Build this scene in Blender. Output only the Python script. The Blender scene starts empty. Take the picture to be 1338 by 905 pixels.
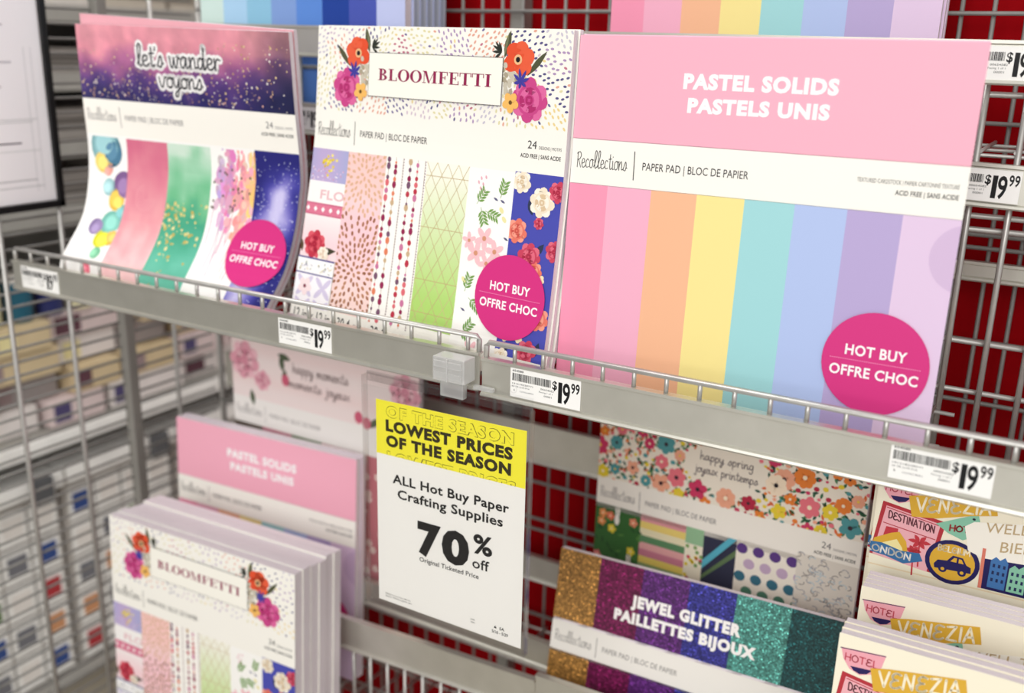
import bpy, bmesh, math, random
from mathutils import Vector, Matrix
from mathutils.geometry import tessellate_polygon
C = bpy.context.scene.collection
SC = bpy.context.scene
R = math.radians
# ------------------------------------------------------------------ camera
cam = bpy.data.cameras.new('camera'); co = bpy.data.objects.new('camera', cam); C.objects.link(co)
SC.camera = co
yaw, pit, rol = R(30.1725), R(16.7013), R(1.3878)
fw = Vector((-math.sin(yaw)*math.cos(pit), math.cos(yaw)*math.cos(pit), -math.sin(pit)))
rt = Vector((math.cos(yaw), math.sin(yaw), 0)); up = rt.cross(fw)
r2 = rt*math.cos(rol) + up*math.sin(rol); u2 = up*math.cos(rol) - rt*math.sin(rol)
co.matrix_world = Matrix(((r2.x, u2.x, -fw.x, .3840), (r2.y, u2.y, -fw.y, -.6961), (r2.z, u2.z, -fw.z, .2565), (0, 0, 0, 1)))
cam.sensor_fit = 'HORIZONTAL'; cam.sensor_width = 36; cam.lens = 1307.4/1338*36; cam.clip_start = .02
cam.dof.use_dof = True; cam.dof.focus_distance = .83; cam.dof.aperture_fstop = 3.5; cam.dof.aperture_blades = 0
# ------------------------------------------------------------------ light
w = bpy.data.worlds.new('World'); SC.world = w; w.use_nodes = True
w.node_tree.nodes['Background'].inputs[0].default_value = (1, .98, .95, 1)
wn, wl = w.node_tree.nodes, w.node_tree.links       # the shop around: bright aisle in front, darker racks to the left
tc = wn.new('ShaderNodeTexCoord'); sx = wn.new('ShaderNodeSeparateXYZ'); wl.new(tc.outputs['Generated'], sx.inputs[0])
mr = wn.new('ShaderNodeMapRange'); mr.inputs['From Min'].default_value = -1; mr.inputs['From Max'].default_value = 1; wl.new(sx.outputs['X'], mr.inputs['Value'])
wr = wn.new('ShaderNodeValToRGB'); wl.new(mr.outputs[0], wr.inputs['Fac'])
wr.color_ramp.elements[0].position = 0; wr.color_ramp.elements[0].color = (.22, .22, .22, 1); wr.color_ramp.elements[1].position = 1; wr.color_ramp.elements[1].color = (.8, .8, .8, 1)
for p_, v_ in ((.18, .16), (.30, .36), (.40, .95)):
    q_ = wr.color_ramp.elements.new(p_); q_.color = (v_, v_, v_, 1)
wl.new(wr.outputs['Color'], w.node_tree.nodes['Background'].inputs[1])
def area(name, loc, aim, sx, sy, power, col=(1, .985, .96)):
    l = bpy.data.lights.new(name, 'AREA'); l.shape = 'RECTANGLE'; l.size = sx; l.size_y = sy; l.energy = power; l.color = col
    o = bpy.data.objects.new(name, l); C.objects.link(o); o.location = loc
    o.rotation_euler = (Vector(aim)-Vector(loc)).to_track_quat('-Z', 'Y').to_euler()
area('ceiling_panel_light', (.75, -2.3, 1.6), (.0, 0, -.05), 2.8, 1.4, 36)
area('front_fill_light', (.5, -3.4, .95), (0, 0, -.2), 3.2, 1.6, 52)  # added front fill lamp that lifts the lower pads, no actual shop window
area('ceiling_panel_light', (-.92, .25, 1.5), (-1.3, .4, -.5), .5, 1.2, 26)
SC.view_settings.view_transform = 'Standard'; SC.view_settings.look = 'None'
SC.view_settings.gamma = 1; SC.view_settings.exposure = -.27; SC.view_settings.use_curve_mapping = False
SC.cycles.use_denoising = True
# ------------------------------------------------------------------ helpers
IN = .0254
def lin(c):
    return tuple((v/255/12.92 if v/255 <= .04045 else ((v/255+.055)/1.055)**2.4) for v in c)
def mat(name, col=None, rough=.5, metal=0, spec=.4):
    m = bpy.data.materials.new(name); m.use_nodes = True; b = m.node_tree.nodes['Principled BSDF']
    if col: b.inputs['Base Color'].default_value = (*lin(col), 1)
    b.inputs['Roughness'].default_value = rough; b.inputs['Metallic'].default_value = metal
    b.inputs['Specular IOR Level'].default_value = spec
    return m
def nodes(m): return m.node_tree.nodes, m.node_tree.links, m.node_tree.nodes['Principled BSDF']
def noise_mix(m, c1, c2, scale, detail=3, coord='Object', stretch=(1, 1, 1)):
    n, l, b = nodes(m)
    tc = n.new('ShaderNodeTexCoord'); mp = n.new('ShaderNodeMapping'); mp.inputs['Scale'].default_value = stretch
    t = n.new('ShaderNodeTexNoise'); t.inputs['Scale'].default_value = scale; t.inputs['Detail'].default_value = detail
    r = n.new('ShaderNodeValToRGB'); r.color_ramp.elements[0].position = .3; r.color_ramp.elements[1].position = .7
    r.color_ramp.elements[0].color = (*lin(c1), 1); r.color_ramp.elements[1].color = (*lin(c2), 1)
    l.new(tc.outputs[coord], mp.inputs['Vector']); l.new(mp.outputs['Vector'], t.inputs['Vector'])
    l.new(t.outputs['Fac'], r.inputs['Fac']); l.new(r.outputs['Color'], b.inputs['Base Color'])
    return m
# printed paper: ink colour from the mesh's own colour layer
PRINT = mat('printed_paper', rough=.42, spec=.25)
n, l, b = nodes(PRINT); a = n.new('ShaderNodeAttribute'); a.attribute_name = 'Col'; l.new(a.outputs['Color'], b.inputs['Base Color'])
GLIT = mat('glitter_print', rough=.35, spec=.5)
n, l, b = nodes(GLIT); a = n.new('ShaderNodeAttribute'); a.attribute_name = 'Col'
uv = n.new('ShaderNodeUVMap'); vo = n.new('ShaderNodeTexVoronoi'); vo.inputs['Scale'].default_value = 17
l.new(uv.outputs['UV'], vo.inputs['Vector'])
sp = n.new('ShaderNodeSeparateColor'); l.new(vo.outputs['Color'], sp.inputs['Color'])
rp = n.new('ShaderNodeValToRGB'); e = rp.color_ramp.elements
e[0].position = 0; e[0].color = (.35, .35, .35, 1); e[1].position = 1; e[1].color = (4.2, 4.2, 4.2, 1)
for p, v in ((.5, .85), (.8, 1.25), (.93, 1.9)):
    q = e.new(p); q.color = (v, v, v, 1)
l.new(sp.outputs[0], rp.inputs['Fac'])
mx = n.new('ShaderNodeMix'); mx.data_type = 'RGBA'; mx.blend_type = 'MULTIPLY'; mx.inputs[0].default_value = 1
l.new(a.outputs['Color'], mx.inputs[6]); l.new(rp.outputs['Color'], mx.inputs[7]); l.new(mx.outputs[2], b.inputs['Base Color'])
# stack of sheets seen at the edge
PAGES = mat('page_edges', rough=.7, spec=.1)
n, l, b = nodes(PAGES); tc = n.new('ShaderNodeTexCoord'); wv = n.new('ShaderNodeTexWave'); wv.bands_direction = 'Y'
wv.inputs['Scale'].default_value = 230; wv.inputs['Distortion'].default_value = 1.5; wv.inputs['Detail'].default_value = 1; wv.inputs['Detail Scale'].default_value = .6
rp = n.new('ShaderNodeValToRGB'); rp.color_ramp.elements[0].color = (*lin((196, 186, 192)), 1); rp.color_ramp.elements[1].color = (*lin((240, 231, 236)), 1)
rp.color_ramp.elements[1].position = .5
l.new(tc.outputs['Object'], wv.inputs['Vector']); l.new(wv.outputs['Fac'], rp.inputs['Fac']); l.new(rp.outputs['Color'], b.inputs['Base Color'])
LIP = noise_mix(mat('grey_painted_steel', rough=.36, metal=.75), (208, 206, 196), (216, 214, 204), 30)
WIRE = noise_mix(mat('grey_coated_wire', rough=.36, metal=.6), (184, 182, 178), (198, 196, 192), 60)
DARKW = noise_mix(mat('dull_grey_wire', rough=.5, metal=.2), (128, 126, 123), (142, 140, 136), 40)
RED = noise_mix(mat('red_board', rough=.7, spec=.06), (146, 0, 8), (158, 2, 14), 3)
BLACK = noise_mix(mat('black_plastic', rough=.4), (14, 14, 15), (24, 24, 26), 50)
WHITE = noise_mix(mat('white_card', rough=.6, spec=.2), (232, 230, 226), (243, 241, 237), 20)
FLOOR = noise_mix(mat('beige_floor_tile', rough=.45), (150, 142, 128), (168, 160, 145), 14)
GREYP = noise_mix(mat('grey_shelf_paint', rough=.5, metal=.1), (140, 137, 131), (152, 149, 143), 12)
def clear(name, tint, gloss, milk=0):
    m = bpy.data.materials.new(name); m.use_nodes = True; n = m.node_tree.nodes; l = m.node_tree.links
    n.remove(n['Principled BSDF']); o = n['Material Output']
    t = n.new('ShaderNodeBsdfTransparent'); t.inputs[0].default_value = (*tint, 1)
    g = n.new('ShaderNodeBsdfGlossy'); g.inputs['Roughness'].default_value = .12
    lw = n.new('ShaderNodeLayerWeight'); f = n.new('ShaderNodeMath'); f.operation = 'POWER'; f.inputs[1].default_value = 5; l.new(lw.outputs['Facing'], f.inputs[0])
    ad = n.new('ShaderNodeMath'); ad.operation = 'ADD'; ad.inputs[1].default_value = gloss; l.new(f.outputs[0], ad.inputs[0])
    nz = n.new('ShaderNodeTexNoise'); nz.inputs['Scale'].default_value = 40; bp = n.new('ShaderNodeBump'); bp.inputs['Strength'].default_value = .03
    l.new(nz.outputs['Fac'], bp.inputs['Height']); l.new(bp.outputs['Normal'], g.inputs['Normal'])
    m1 = n.new('ShaderNodeMixShader'); l.new(ad.outputs[0], m1.inputs[0]); l.new(t.outputs[0], m1.inputs[1]); l.new(g.outputs[0], m1.inputs[2])
    if milk:
        df = n.new('ShaderNodeBsdfDiffuse'); df.inputs[0].default_value = (.92, .92, .91, 1); m2 = n.new('ShaderNodeMixShader'); m2.inputs[0].default_value = milk
        l.new(m1.outputs[0], m2.inputs[1]); l.new(df.outputs[0], m2.inputs[2]); l.new(m2.outputs[0], o.inputs['Surface']); return m
    l.new(m1.outputs[0], o.inputs['Surface']); return m
ACRYL = clear('clear_acrylic', (.985, .985, .985), .02)
ACRYE = clear('clear_acrylic_edge', (.95, .945, .945), .10)
FROST = clear('frosted_clip_plastic', (.9, .9, .9), .10, .30)

def tag(o, label, cat, group=None):
    o['label'] = label; o['category'] = cat
    if group: o['group'] = group
    return o
def thing(name, label, cat, loc=(0, 0, 0), group=None):
    o = bpy.data.objects.new(name, None); C.objects.link(o); o.location = loc; o.empty_display_size = .02
    return tag(o, label, cat, group)
def struct(o): o['kind'] = 'structure'; return o
def obj(name, me, parent=None, loc=(0, 0, 0)):
    o = bpy.data.objects.new(name, me); C.objects.link(o); o.location = loc
    if parent: o.parent = parent
    return o
def mesh_bm(bm, name, m):
    me = bpy.data.meshes.new(name); bm.normal_update(); bm.to_mesh(me); bm.free()
    for x in (m if isinstance(m, list) else [m]): me.materials.append(x)
    return me
def add_box(bm, x0, x1, y0, y1, z0, z1, bev=0, mi=0):
    t = bmesh.new(); bmesh.ops.create_cube(t, size=1)
    for v in t.verts: v.co = Vector((x0+(v.co.x+.5)*(x1-x0), y0+(v.co.y+.5)*(y1-y0), z0+(v.co.z+.5)*(z1-z0)))
    if bev: bmesh.ops.bevel(t, geom=t.edges[:], offset=bev, segments=2, affect='EDGES', profile=.6)
    vm = {v: bm.verts.new(v.co) for v in t.verts}
    for f in t.faces:
        g = bm.faces.new([vm[v] for v in f.verts]); g.material_index = mi
    t.free()
def box_me(name, x0, x1, y0, y1, z0, z1, m, bev=0):
    bm = bmesh.new(); add_box(bm, x0, x1, y0, y1, z0, z1, bev); return mesh_bm(bm, name, m)
def add_tube(bm, pts, r, seg=8):
    rings = []
    for i, p in enumerate(pts):
        p = Vector(p); a = Vector(pts[max(i-1, 0)]); c = Vector(pts[min(i+1, len(pts)-1)])
        d = (c-a).normalized(); s = d.cross(Vector((0, 0, 1)) if abs(d.z) < .9 else Vector((0, 1, 0))).normalized(); t = d.cross(s)
        rings.append([bm.verts.new(p+(s*math.cos(2*math.pi*k/seg)+t*math.sin(2*math.pi*k/seg))*r) for k in range(seg)])
    for a, c in zip(rings, rings[1:]):
        for k in range(seg):
            f = bm.faces.new((a[k], a[(k+1) % seg], c[(k+1) % seg], c[k])); f.smooth = True
    bm.faces.new(rings[0][::-1]); bm.faces.new(rings[-1])
def tube_me(name, pts, r, m, seg=8):
    bm = bmesh.new(); add_tube(bm, pts, r, seg); return mesh_bm(bm, name, m)
def extrude_x(bm, prof, x0, x1, slope=0):      # closed (y,z) outline swept along x
    a = [bm.verts.new((x0, y, z+slope*0)) for y, z in prof]; c = [bm.verts.new((x1, y, z+slope*(x1-x0))) for y, z in prof]
    n = len(prof)
    for k in range(n): bm.faces.new((a[k], a[(k+1) % n], c[(k+1) % n], c[k]))
    bm.faces.new(a[::-1]); bm.faces.new(c)
# ------------------------------------------------------------------ the setting
fl = struct(obj('floor', box_me('floor', -3.2, 1.6, -2.2, 1.6, -1.14, -1.10, FLOOR)))
bk = struct(obj('wall_back', box_me('wall_back', -.705, 1.1, .345, .36, -1.10, .95, RED)))
# ------------------------------------------------------------------ wire grids
def grid_wires(root, kind, coords, make, mm):
    first = None
    for c_ in coords:
        if first is None: first = make(mm)
        o = obj(kind, first, root, c_)
root = thing('wire_grid', 'tall grey wire grid panel standing in front of the red board, behind all the tiers', 'wire grid', (0, .315, -1.10))
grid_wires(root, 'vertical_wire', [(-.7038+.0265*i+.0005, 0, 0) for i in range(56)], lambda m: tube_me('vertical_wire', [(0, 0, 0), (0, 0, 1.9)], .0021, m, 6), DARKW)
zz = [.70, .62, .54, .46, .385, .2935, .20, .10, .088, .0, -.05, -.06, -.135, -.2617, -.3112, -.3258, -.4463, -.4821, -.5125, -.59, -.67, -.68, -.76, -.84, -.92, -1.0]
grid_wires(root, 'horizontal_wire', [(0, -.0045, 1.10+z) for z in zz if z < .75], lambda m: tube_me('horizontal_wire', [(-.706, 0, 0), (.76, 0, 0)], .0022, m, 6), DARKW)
root = thing('wire_grid', 'nearer grey wire grid section behind the pads on the long upper shelf', 'wire grid', (0, .2, 0))
grid_wires(root, 'vertical_wire', [(-.664+.0299*i, 0, 0) for i in range(46)], lambda m: tube_me('vertical_wire', [(0, 0, -.085), (0, 0, .262)], .0025, m), WIRE)
grid_wires(root, 'horizontal_wire', [(0, .0048, z) for z in (-.018, .0253, .1206, .1318, .2284)], lambda m: tube_me('horizontal_wire', [(-.67, 0, 0), (.70, 0, 0)], .0024, m), WIRE)
root = thing('wire_grid', 'grey wire side panel at the left end of the shelving, seen edge-on to the aisle', 'wire grid', (-.75, 0, -1.10))
grid_wires(root, 'vertical_wire', [(0, -.063+.0833*i, 0) for i in range(6) if i != 3], lambda m: tube_me('vertical_wire', [(0, 0, .02), (0, 0, 1.62)], .0032, m), WIRE)
obj('corner_post', box_me('corner_post', -.008, .008, .180, .196, 0, 1.7, GREYP, .002), root)
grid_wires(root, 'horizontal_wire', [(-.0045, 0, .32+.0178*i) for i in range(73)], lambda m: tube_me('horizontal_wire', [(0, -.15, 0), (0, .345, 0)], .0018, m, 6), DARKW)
up_ = thing('upright_post', 'grey upright post glimpsed between the wires above the poppy pad', 'post', (-.213, .334, -1.10))
bm = bmesh.new(); add_box(bm, -.009, .009, -.010, .010, 0, 1.95, .0015); obj('post_body', mesh_bm(bm, 'post_body', GREYP), up_)
# ------------------------------------------------------------------ ticket rails / shelves
def lip_prof(h, d=.0058):
    return [(-.0022, .0038), (d, .0038), (d, .0022), (.0012, .0022), (.0012, -h+.0005), (d, -h-.0008), (d, -h-.0024), (-.0025, -h-.0022), (-.0036, -h-.0008), (-.0026, -h+.001), (0, -h+.0022), (0, .0002), (-.0022, .0012)]
def shelf(label, loc, x0, x1, h=.0285, fence=0, post0=0, pitch=.0274, slope=0, deck=None, deck_end=None, hang=0, group=None):
    r = thing('wire_shelf', label, 'shelf', loc, group)
    bm = bmesh.new(); extrude_x(bm, lip_prof(h), x0, x1, slope); obj('ticket_rail', mesh_bm(bm, 'ticket_rail', LIP), r)
    if fence:
        bm = bmesh.new(); add_tube(bm, [(x0+.0025, .003, .003), (x0+.0025, .003, fence-.003), (x0+.005, .003, fence), (x1-.005, .003, fence), (x1-.0025, .003, fence-.003), (x1-.0025, .003, .003)], .0024, 10)
        obj('fence_rail', mesh_bm(bm, 'fence_rail', WIRE), r)
        pm = tube_me('fence_post', [(0, .003, .003), (0, .003, fence)], .0019, WIRE)
        x = post0
        while x < x1-.006:
            obj('fence_post', pm, r, (x, 0, 0)); x += pitch
    if hang:
        pm = tube_me('hanging_wire', [(0, .006, -h-hang), (0, .006, -h)], .0021, WIRE)
        x = post0
        while x < x1-.004:
            obj('hanging_wire', pm, r, (x, 0, slope*(x-x0))); x += pitch
    if deck:
        zd, y1 = deck; xe = deck_end or x1
        bm = bmesh.new(); k = 0
        x = x0+.01
        while x < xe: add_tube(bm, [(x, .009, zd-.002), (x, y1, zd-.002)], .0016, 6); x += .0254
        for y in (.012, (.012+y1)/2, y1-.004): add_tube(bm, [(x0+.004, y, zd-.0052), (xe-.004, y, zd-.0052)], .0018, 6)
        obj('wire_deck', mesh_bm(bm, 'wire_deck', WIRE), r)
    return r
FR = .0172
shelf('long grey wire-fenced shelf on the left, carrying the starry and the flowery paper pads', (0, 0, 0), -.70, -.0525, fence=FR, post0=-.6685, pitch=.0301, deck=(-.0275, .19))
shelf('grey wire-fenced shelf on the right, carrying the pastel-striped paper pad', (0, -.0015, -.003), -.049, .72, fence=FR, post0=-.0185, pitch=.0273, deck_end=.312, deck=(-.0265, .19))
shelf('topmost back ticket rail, level with the tops of the front pads', (0, .19, .2708), -.68, .72, h=.0275, slope=-.005, deck=(-.0845, .12))
shelf('second back ticket rail, just below the topmost one and behind the front pads', (0, .19, .191), -.68, .72, h=.029, slope=-.019)
shelf('grey back rail crossing the red board just under the upper shelf', (0, .29, -.1805), -.67, .72, h=.044)
shelf('grey back rail crossing the red board behind the lower right edge of the sale sign', (0, .29, -.3557), -.67, .72, h=.0275)
shelf('grey back rail glimpsed through the wires right of the pastel pad', (0, .29, .075), .12, .72, h=.012)
shelf('lower left grey shelf rail with hanging wires, running below the sale sign', (0, .135, -.4264), -.46, -.0595, h=.037, post0=-.45, pitch=.0262, slope=.0445, hang=.13, deck=(-.130, .12))
shelf('lower right grey shelf rail in front of the glitter paper pad', (0, .130, -.3973), -.0565, .247, h=.038, post0=-.045, pitch=.0262, slope=.03, hang=.12, deck=(-.178, .125))
shelf('low left wire shelf under the thick pile of flowery pads, below the picture edge', (0, -.03, -.585), -.70, -.24, h=.0285, fence=FR, post0=-.68, deck=(-.043, .16))
shelf('right wire shelf under the front piles of cream travel pads, below the picture edge', (0, -.03, -.44), .26, .72, h=.0285, fence=FR, post0=.27, deck=(-.026, .14))
# ------------------------------------------------------------------ paper art
def clip_half(poly, a, b_, c_):           # keep a*x+b*y+c>=0
    out = []
    for i in range(len(poly)):
        p, q = poly[i], poly[(i+1) % len(poly)]
        dp = a*p[0]+b_*p[1]+c_; dq = a*q[0]+b_*q[1]+c_
        if dp >= 0: out.append(p)
        if (dp >= 0) != (dq >= 0):
            t = dp/(dp-dq); out.append(tuple(p[k]+(q[k]-p[k])*t for k in range(len(p))))
    return out
def clip_rect(poly, r):
    for h in ((1, 0, -r[0]), (-1, 0, r[2]), (0, 1, -r[1]), (0, -1, r[3])):
        poly = clip_half(poly, *h)
        if len(poly) < 3: return []
    return poly
_tc = {}
def text_tris(s, bold):
    k = (s, bold)
    if k in _tc: return _tc[k]
    cu = bpy.data.curves.new('t', 'FONT'); cu.body = s; cu.size = 1; cu.offset = bold; cu.space_character = 1+bold*2.4; cu.resolution_u = 3
    cu.dimensions = '2D'; cu.fill_mode = 'FRONT'
    o = bpy.data.objects.new('t', cu); C.objects.link(o)
    me = bpy.data.meshes.new_from_object(o.evaluated_get(bpy.context.evaluated_depsgraph_get()))
    v = [(p.co.x, p.co.y) for p in me.vertices]; t = [[v[i] for i in p.vertices] for p in me.polygons]
    bpy.data.objects.remove(o); bpy.data.curves.remove(cu); bpy.data.meshes.remove(me)
    xs = [p[0] for q in t for p in q]; _tc[k] = (t, min(xs), max(xs)); return _tc[k]
CAPH = None
def cap_h():
    global CAPH
    if CAPH is None:
        t, _, _ = text_tris('H', 0); ys = [p[1] for q in t for p in q]; CAPH = max(ys)-min(ys)
    return CAPH
class Art:
    def __init__(s): s.P = []; s.clip = None; s.L = 0
    def poly(s, pts, col, layer=1, mi=0):      # pts (x,y) or with per-vertex colours
        pts = [(p[0], p[1], *lin(p[2] if len(p) > 2 else col)) for p in pts]
        if s.clip: pts = clip_rect(pts, s.clip)
        if len(pts) >= 3: s.P.append((pts, layer, mi))
    def rect(s, x0, y0, x1, y1, col, layer=1, mi=0): s.poly([(x0, y0), (x1, y0), (x1, y1), (x0, y1)], col, layer, mi)
    def concave(s, pts, col, layer=1):
        for t in tessellate_polygon([[Vector((p[0], p[1], 0)) for p in pts]]): s.poly([pts[i] for i in t], col, layer)
    def ell(s, x, y, rx, ry, col, layer=1, ang=0, n=12):
        ca, sa = math.cos(ang), math.sin(ang)
        s.poly([(x+rx*math.cos(2*math.pi*k/n)*ca-ry*math.sin(2*math.pi*k/n)*sa, y+rx*math.cos(2*math.pi*k/n)*sa+ry*math.sin(2*math.pi*k/n)*ca) for k in range(n)], col, layer)
    def leaf(s, x0, y0, x1, y1, w_, col, layer=1):
        dx, dy = x1-x0, y1-y0; l_ = math.hypot(dx, dy) or 1; nx, ny = -dy/l_*w_, dx/l_*w_
        s.poly([(x0, y0), (x0+dx*.3+nx*.8, y0+dy*.3+ny*.8), (x0+dx*.55+nx, y0+dy*.55+ny), (x0+dx*.8+nx*.6, y0+dy*.8+ny*.6), (x1, y1), (x0+dx*.8-nx*.6, y0+dy*.8-ny*.6), (x0+dx*.55-nx, y0+dy*.55-ny), (x0+dx*.3-nx*.8, y0+dy*.3-ny*.8)], col, layer)
    def line(s, pts, w_, col, layer=1, joints=True):
        for p, q in zip(pts, pts[1:]):
            dx, dy = q[0]-p[0], q[1]-p[1]; l_ = math.hypot(dx, dy)
            if l_ < 1e-6: continue
            nx, ny = -dy/l_*w_/2, dx/l_*w_/2
            s.poly([(p[0]+nx, p[1]+ny), (q[0]+nx, q[1]+ny), (q[0]-nx, q[1]-ny), (p[0]-nx, p[1]-ny)], col, layer)
        if joints:
            for p in pts: s.ell(p[0], p[1], w_/2, w_/2, col, layer, n=8)
    def text(s, t, x0, x1, yb, cap, col, layer=2, bold=0, y1=None, dx=0):     # fitted between x0 and x1, baseline yb (to y1)
        T, a, b_ = text_tris(t, bold); kx = (x1-x0)/(b_-a); ky = cap/(cap_h()+1.7*bold); yb = yb-bold*.85*ky; sl = 0 if y1 is None else (y1-yb)/(x1-x0)
        for tri in T:
            s.poly([(x0+(p[0]-a)*kx, yb-p[1]*ky+sl*(p[0]-a)*kx) for p in tri], col, layer)
    def grid(s, x0, y0, x1, y1, nx, ny, fn, layer=1, mi=0):
        for i in range(nx):
            for j in range(ny):
                xa, xb = x0+(x1-x0)*i/nx, x0+(x1-x0)*(i+1)/nx; ya, yb = y0+(y1-y0)*j/ny, y0+(y1-y0)*(j+1)/ny
                s.poly([(xa, ya, fn(xa, ya)), (xb, ya, fn(xb, ya)), (xb, yb, fn(xb, yb)), (xa, yb, fn(xa, yb))], None, layer, mi)
    def build(s, name, S, base, parent, cuts=None, mats=None, H=None):
        bm = bmesh.new(); cl = bm.loops.layers.float_color.new('Col'); ul = bm.loops.layers.uv.new('UVMap')
        P = s.P if H is None else [(q, L, mi) for q, L, mi in ((clip_half(p, 0, -1, H), L, mi) for p, L, mi in s.P) if len(q) >= 3]
        if cuts:
            for ax, vals in ((0, cuts[0]), (1, cuts[1])):
                out = []
                for pts, L, mi in P:
                    lo = min(p[ax] for p in pts); hi = max(p[ax] for p in pts); cur = pts
                    for v in vals:
                        if lo < v-1e-6 and v+1e-6 < hi and len(cur) >= 3:
                            A = clip_half(cur, *((-1, 0, v) if ax == 0 else (0, -1, v)))
                            cur = clip_half(cur, *((1, 0, -v) if ax == 0 else (0, 1, -v)))
                            if len(A) >= 3: out.append((A, L, mi))
                    if len(cur) >= 3: out.append((cur, L, mi))
                P = out
        bx, by, bz = base
        def M(x, y, off):
            p = S(x, y); h = .02
            a = S(x+h, y); c_ = S(x, y+h)
            dx = Vector((a[0]-p[0], a[1]-p[1], a[2]-p[2])); ds = Vector((c_[0]-p[0], c_[1]-p[1], c_[2]-p[2]))
            n_ = ds.cross(dx).normalized()
            return (p[0]-bx+n_.x*off, p[1]-by+n_.y*off, p[2]-bz+n_.z*off)
        for pts, L, mi in P:
            vs = [bm.verts.new(M(p[0], p[1], L*.00011)) for p in pts]
            try: f = bm.faces.new(vs)
            except ValueError: continue
            f.material_index = mi
            for lp, p in zip(f.loops, pts): lp[cl] = (p[2], p[3], p[4], 1); lp[ul].uv = (p[0], p[1])
        me = mesh_bm(bm, name, mats or [PRINT]); return obj(name, me, parent)
# ---- pad surfaces: S(x inches from the left, y inches down) -> point
def catmull(pts, n=8):
    out = []; P = [pts[0]]+list(pts)+[pts[-1]]
    for i in range(1, len(P)-2):
        for k in range(n):
            t = k/n
            out.append(tuple(.5*((2*P[i][j])+(-P[i-1][j]+P[i+1][j])*t+(2*P[i-1][j]-5*P[i][j]+4*P[i+1][j]-P[i+2][j])*t*t+(-P[i-1][j]+3*P[i][j]-3*P[i+1][j]+P[i+2][j])*t**3) for j in (0, 1)))
    out.append(tuple(pts[-1])); return out
STEP = .4
def arc(pts):
    L = [0]
    for a, c_ in zip(pts, pts[1:]): L.append(L[-1]+math.hypot(c_[0]-a[0], c_[1]-a[1]))
    def f(s):
        i = 0
        while i < len(pts)-2 and L[i+1] < s: i += 1
        t = (s-L[i])/(L[i+1]-L[i]); a, c_ = pts[i], pts[i+1]
        return a[0]+(c_[0]-a[0])*t, a[1]+(c_[1]-a[1])*t
    tab = [f(k*STEP*IN) for k in range(32)]
    def g(y):
        k = max(0, min(30, int(math.floor(y/STEP)))); t = y/STEP-k
        return tuple(tab[k][j]+(tab[k+1][j]-tab[k][j])*t for j in (0, 1))
    return g
def ruled(xl, xr, pl, pr):
    fl_, fr_ = arc(catmull(pl)), arc(catmull(pr))
    def S(x, y):
        t = x/12; a = fl_(y); c_ = fr_(y); return (xl+(xr-xl)*t, a[1]+(c_[1]-a[1])*t, a[0]+(c_[0]-a[0])*t)
    return S
def plane(xl, yl, zl, xr, yr, zr, tilt, xs=0):
    ct, st = math.cos(R(tilt)), math.sin(R(tilt))
    def S(x, y):
        t = x/12; s = y*IN; return (xl+(xr-xl)*t+xs*s, yl+(yr-yl)*t-s*st, zl+(zr-zl)*t-s*ct)
    return S
CUTS = ([1.5*i for i in range(1, 8)], [STEP*i for i in range(1, 30)])
def behind(S, d, dx=0, dz=0):
    def T(x, y):
        p = S(x, y); h = .02; a = S(x+h, y); c_ = S(x, y+h)
        n_ = Vector((a[0]-p[0], a[1]-p[1], a[2]-p[2])).cross(Vector((c_[0]-p[0], c_[1]-p[1], c_[2]-p[2]))).normalized()
        return (p[0]+n_.x*d+dx, p[1]+n_.y*d, p[2]+n_.z*d+dz)
    return T
def block(name, S, base, parent, t0, t1, H=12, inset=.03, ny=30, nx=8, m=None):
    bm = bmesh.new(); F = behind(S, t0); B = behind(S, t1); V = {}
    for k, T in ((0, F), (1, B)):
        for i in range(nx+1):
            for j in range(ny+1):
                p = T(inset+(12-2*inset)*i/nx, H*j/ny if k == 0 else H*j/ny); V[k, i, j] = bm.verts.new((p[0]-base[0], p[1]-base[1], p[2]-base[2]))
    for i in range(nx):
        for j in range(ny):
            bm.faces.new((V[0, i, j], V[0, i, j+1], V[0, i+1, j+1], V[0, i+1, j])); bm.faces.new((V[1, i, j], V[1, i+1, j], V[1, i+1, j+1], V[1, i, j+1]))
    for i in range(nx):
        for j in (0, ny): bm.faces.new((V[0, i, j], V[0, i+1, j], V[1, i+1, j], V[1, i, j]))
    for j in range(ny):
        for i in (0, nx): bm.faces.new((V[0, i, j], V[1, i, j], V[1, i, j+1], V[0, i, j+1]))
    return obj(name, mesh_bm(bm, name, m or PAGES), parent)
HOTC = (214, 52, 130)
def sticker_art(cx, cy, r):
    A = Art(); A.ell(cx, cy, r, r, HOTC, 15, n=48)
    A.text('HOT BUY', cx-.86*r/1.5, cx+.86*r/1.5, cy-.17*r/1.5, .31*r/1.5, (252, 246, 248), 16.5, .026)
    A.text('OFFRE CHOC', cx-1.24*r/1.5, cx+1.24*r/1.5, cy+.46*r/1.5, .31*r/1.5, (252, 246, 248), 16.5, .026)
    for k in range(42):
        x = cx-1.25+2.5*k/41; A.ell(x, cy-.03, .018, .018, (245, 150, 195), 16.5, n=6)
    return A
def pad(name, label, S, art, group=None, thick=.0065, sticker=None, curved=False, mats=None, edge=None, H=12):
    pc = S(6, H); base = (pc[0], pc[1]+thick/2, pc[2])
    r = thing(name, label, 'paper pad', base, group)
    block('page_block', S, base, r, .0004, thick, H, ny=round(H/STEP), m=edge)
    cv = r
    if art: cv = art.build('cover', S, base, r, CUTS if curved else None, mats=mats, H=H)
    if sticker: sticker.build('sticker', S, base, cv, CUTS if curved else None)
    return r
CREAM = (251, 248, 240)
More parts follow.
